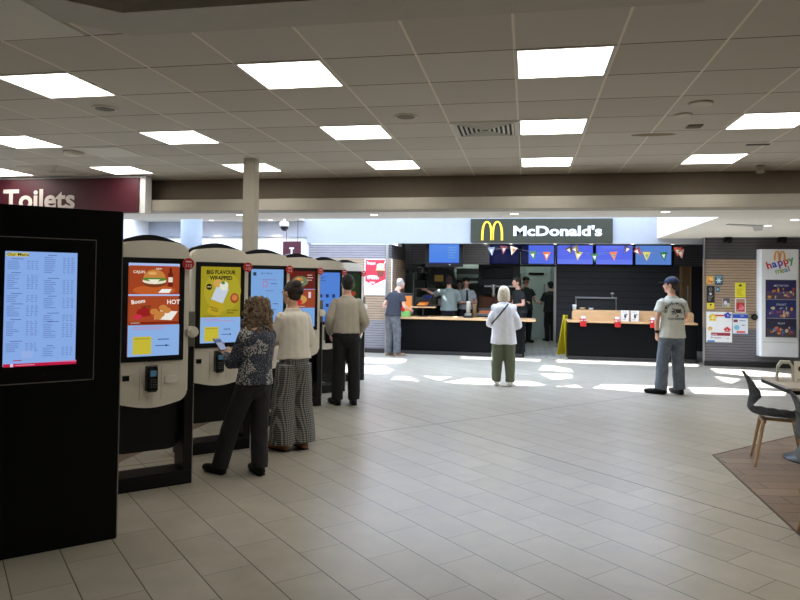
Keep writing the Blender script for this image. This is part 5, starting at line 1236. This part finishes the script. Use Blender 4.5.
# strap following the blouse back
me_ = topo.data; bv = BVHTree.FromPolygons([v.co for v in me_.vertices], [tuple(p.vertices) for p in me_.polygons])
b = nb(); prev = None
for i in range(25):
    t_ = i/24; x = .08-.29*t_; z = 1.45-.36*t_; hit = bv.ray_cast(V(x, -1, z), V(0, 1, 0))
    y = (hit[0].y if hit[0] else -.1)-.004; a = b.verts.new((x-.009, y, z+.009)); c = b.verts.new((x+.009, y, z-.009)); d = b.verts.new((x-.009, y-.005, z+.009)); e_ = b.verts.new((x+.009, y-.005, z-.009))
    if prev:
        for q in ((prev[0], prev[1], c, a), (prev[2], d, e_, prev[3]), (prev[0], a, d, prev[2]), (prev[1], prev[3], e_, c)): b.faces.new(q)
    prev = (a, c, d, e_)
obj('bag_strap', b, pm('strap_dark', (44, 40, 44), .6, .1), r)
# 6 man in cap
M_tee = fab('pale_tee', (206, 206, 194), .03); M_cap = pm('navy_cap', (38, 48, 78), .8, .08)
r, A, up, Hc, topo, L, hp = person('man in navy cap, pale printed T-shirt and grey jeans at right', (2.12, 10.55, 0), .3, 1.73,
    M_tee, fab('grey_denim', (96, 103, 113), .25), M_blackm, ('short', pm('brown_hair', (52, 38, 30), .7, .3, 40)),
    ((-.15, .04, -.95), (.13, .02, -.1)), ((-.235, .0, 1.13), (-.21, .06, .9), (1, 0, 0), .9), ((.24, .04, 1.14), (.2, .28, 1.1), (-1, 0, 0), .5),
    lean=(0, .01), w=.98, tw=(.105, .092, .088), hem=.85, sleeve=.4, ease=.024, vox=.011, extras={'cap': M_cap}, turn=.95)
me_ = topo.data; bv = BVHTree.FromPolygons([v.co for v in me_.vertices], [tuple(p.vertices) for p in me_.polygons])
fl = Flat(); r_ = random.Random(8); K_ = (44, 52, 46)
for i in range(17):     # ring of strokes and block letters, as printed on the back
    a = PI*(-.05+1.1*i/16); x, z = .0+.13*math.cos(a), 1.26+.1*math.sin(a); fl.text('HOMNEW'[i % 6], x-.016*math.sin(a), z-.016, .056, K_, .01, rot=a-PI/2)
for i in range(30):
    a = r_.uniform(0, 2*PI); x, z = .1*r_.random()*math.cos(a), 1.24+.07*r_.random()*math.sin(a); fl.oval(x, z, .015, .006+.008*r_.random(), K_, 8)
fl.text('NEWHOM', -.12, 1.12, .045, K_, .012, width=.24)
gm = fl.mesh('shirt_print'); gb = nb(); gb.from_mesh(gm); bmesh.ops.triangulate(gb, faces=gb.faces[:])
for v in gb.verts:
    hit = bv.ray_cast(V(v.co.x, -1, v.co.z), V(0, 1, 0)); v.co.y = (hit[0].y if hit[0] else -.12)-.009
gb.to_mesh(gm); gb.free(); obj('shirt_print', gm, None, r, label='dark circular print with block letters')
b = nb(); el, wr = A[-1][1], A[-1][2]; q = wr.lerp(el, .18); cyl(b, q-(wr-el).normalized()*.015, q+(wr-el).normalized()*.015, .036, n=18); obj('wristwatch', b, M_blackm, r)
# staff
def staff(label, x, y, rz, H_, top, hair, aL=None, aR=None, **k):
    aL = aL or ((-.26, .06, 1.12), (-.16, .3, 1.1), (0, 0, -1), .5); aR = aR or ((.26, .06, 1.12), (.16, .3, 1.1), (0, 0, -1), .5)
    return person(label, (x, y, .004), rz, H_, top, fab('staff_trousers', (20, 20, 22)), M_blackm, hair, ((-.1, 0, -.1), (.1, .02, .1)), aL, aR, vox=.016, ease=.02, **k)
M_grs = fab('grey_green_shirt', (136, 148, 142), .05); M_lgs = fab('light_grey_shirt', (158, 164, 166), .05); M_blt = fab('black_staff_tee', (34, 38, 38), .1)
BH = pm('black_hair', (22, 18, 18), .6, .3, 40); RH = pm('reddish_brown_hair', (50, 30, 26), .7, .3, 40)
staff('staff member in grey-green shirt seen from behind at the tills', -1.85, 16.3, .15, 1.75, M_grs, ('short', RH), aL=((-.34, .2, 1.3), (-.55, .38, 1.4), (0, 0, -1), .4), w=1.12, hem=.92, sleeve=.55)
staff('staff member in dark cap half hidden between two grey shirts', -1.72, 17.6, PI, 1.68, M_blt, ('short', BH), extras={'cap': M_blackm}, hem=.9, sleeve=.35)
r, A, up, Hc, topo, L, hp = staff('staff member facing us in light grey shirt and black tie', -1.49, 16.9, PI+.3, 1.73, M_lgs, ('short', BH), extras={'cap': M_blackm}, hem=.95, sleeve=.4, aL=((-.26, .02, 1.12), (-.06, .22, 1.15), (0, 0, -1), .5), aR=((.26, .02, 1.12), (.04, .22, 1.12), (0, 0, -1), .5))
me_ = topo.data; bv = BVHTree.FromPolygons([v.co for v in me_.vertices], [tuple(p.vertices) for p in me_.polygons])
b = nb(); rows = []
for i in range(10):
    t_ = i/9; z = 1.44-.4*t_; wd = .018+.018*min(1, t_*1.1) if i < 9 else .004; hit = bv.ray_cast(V(0, 1, z), V(0, -1, 0)); y = (hit[0].y if hit[0] else .14)+.006
    rows.append([b.verts.new((-wd, y, z)), b.verts.new((wd, y, z)), b.verts.new((wd, y+.006, z)), b.verts.new((-wd, y+.006, z))])
for a_, c_ in zip(rows, rows[1:]):
    for j in range(4): b.faces.new((a_[j], a_[(j+1) % 4], c_[(j+1) % 4], c_[j]))
b.faces.new(rows[0]); b.faces.new(rows[-1][::-1]); obj('necktie', b, M_blackm, r)
staff('brown-haired staff member in black facing left beside the blonde woman', -.14, 16.1, PI/2+.5, 1.74, M_blt, ('short', pm('brown_hair', (52, 38, 30), .7, .3, 40)), w=1.05, hem=.9, sleeve=.35, lean=(0, .06))
staff('staff member in black T-shirt and cap standing in the passage, left one', -.03, 18.75, PI+.5, 1.78, M_blt, ('short', BH), extras={'cap': M_blackm}, w=1.08, hem=.86, sleeve=.35)
staff('staff member in black with pale face half hidden behind colleagues', -.3, 19.35, PI-.4, 1.72, M_blt, ('short', BH), hem=.9, sleeve=.35)
staff('staff member in black seen from behind at passage end, right one', .66, 19.3, .35, 1.66, M_blt, ('short', BH), extras={'cap': M_blackm}, w=1.12, hem=.86, sleeve=.5)
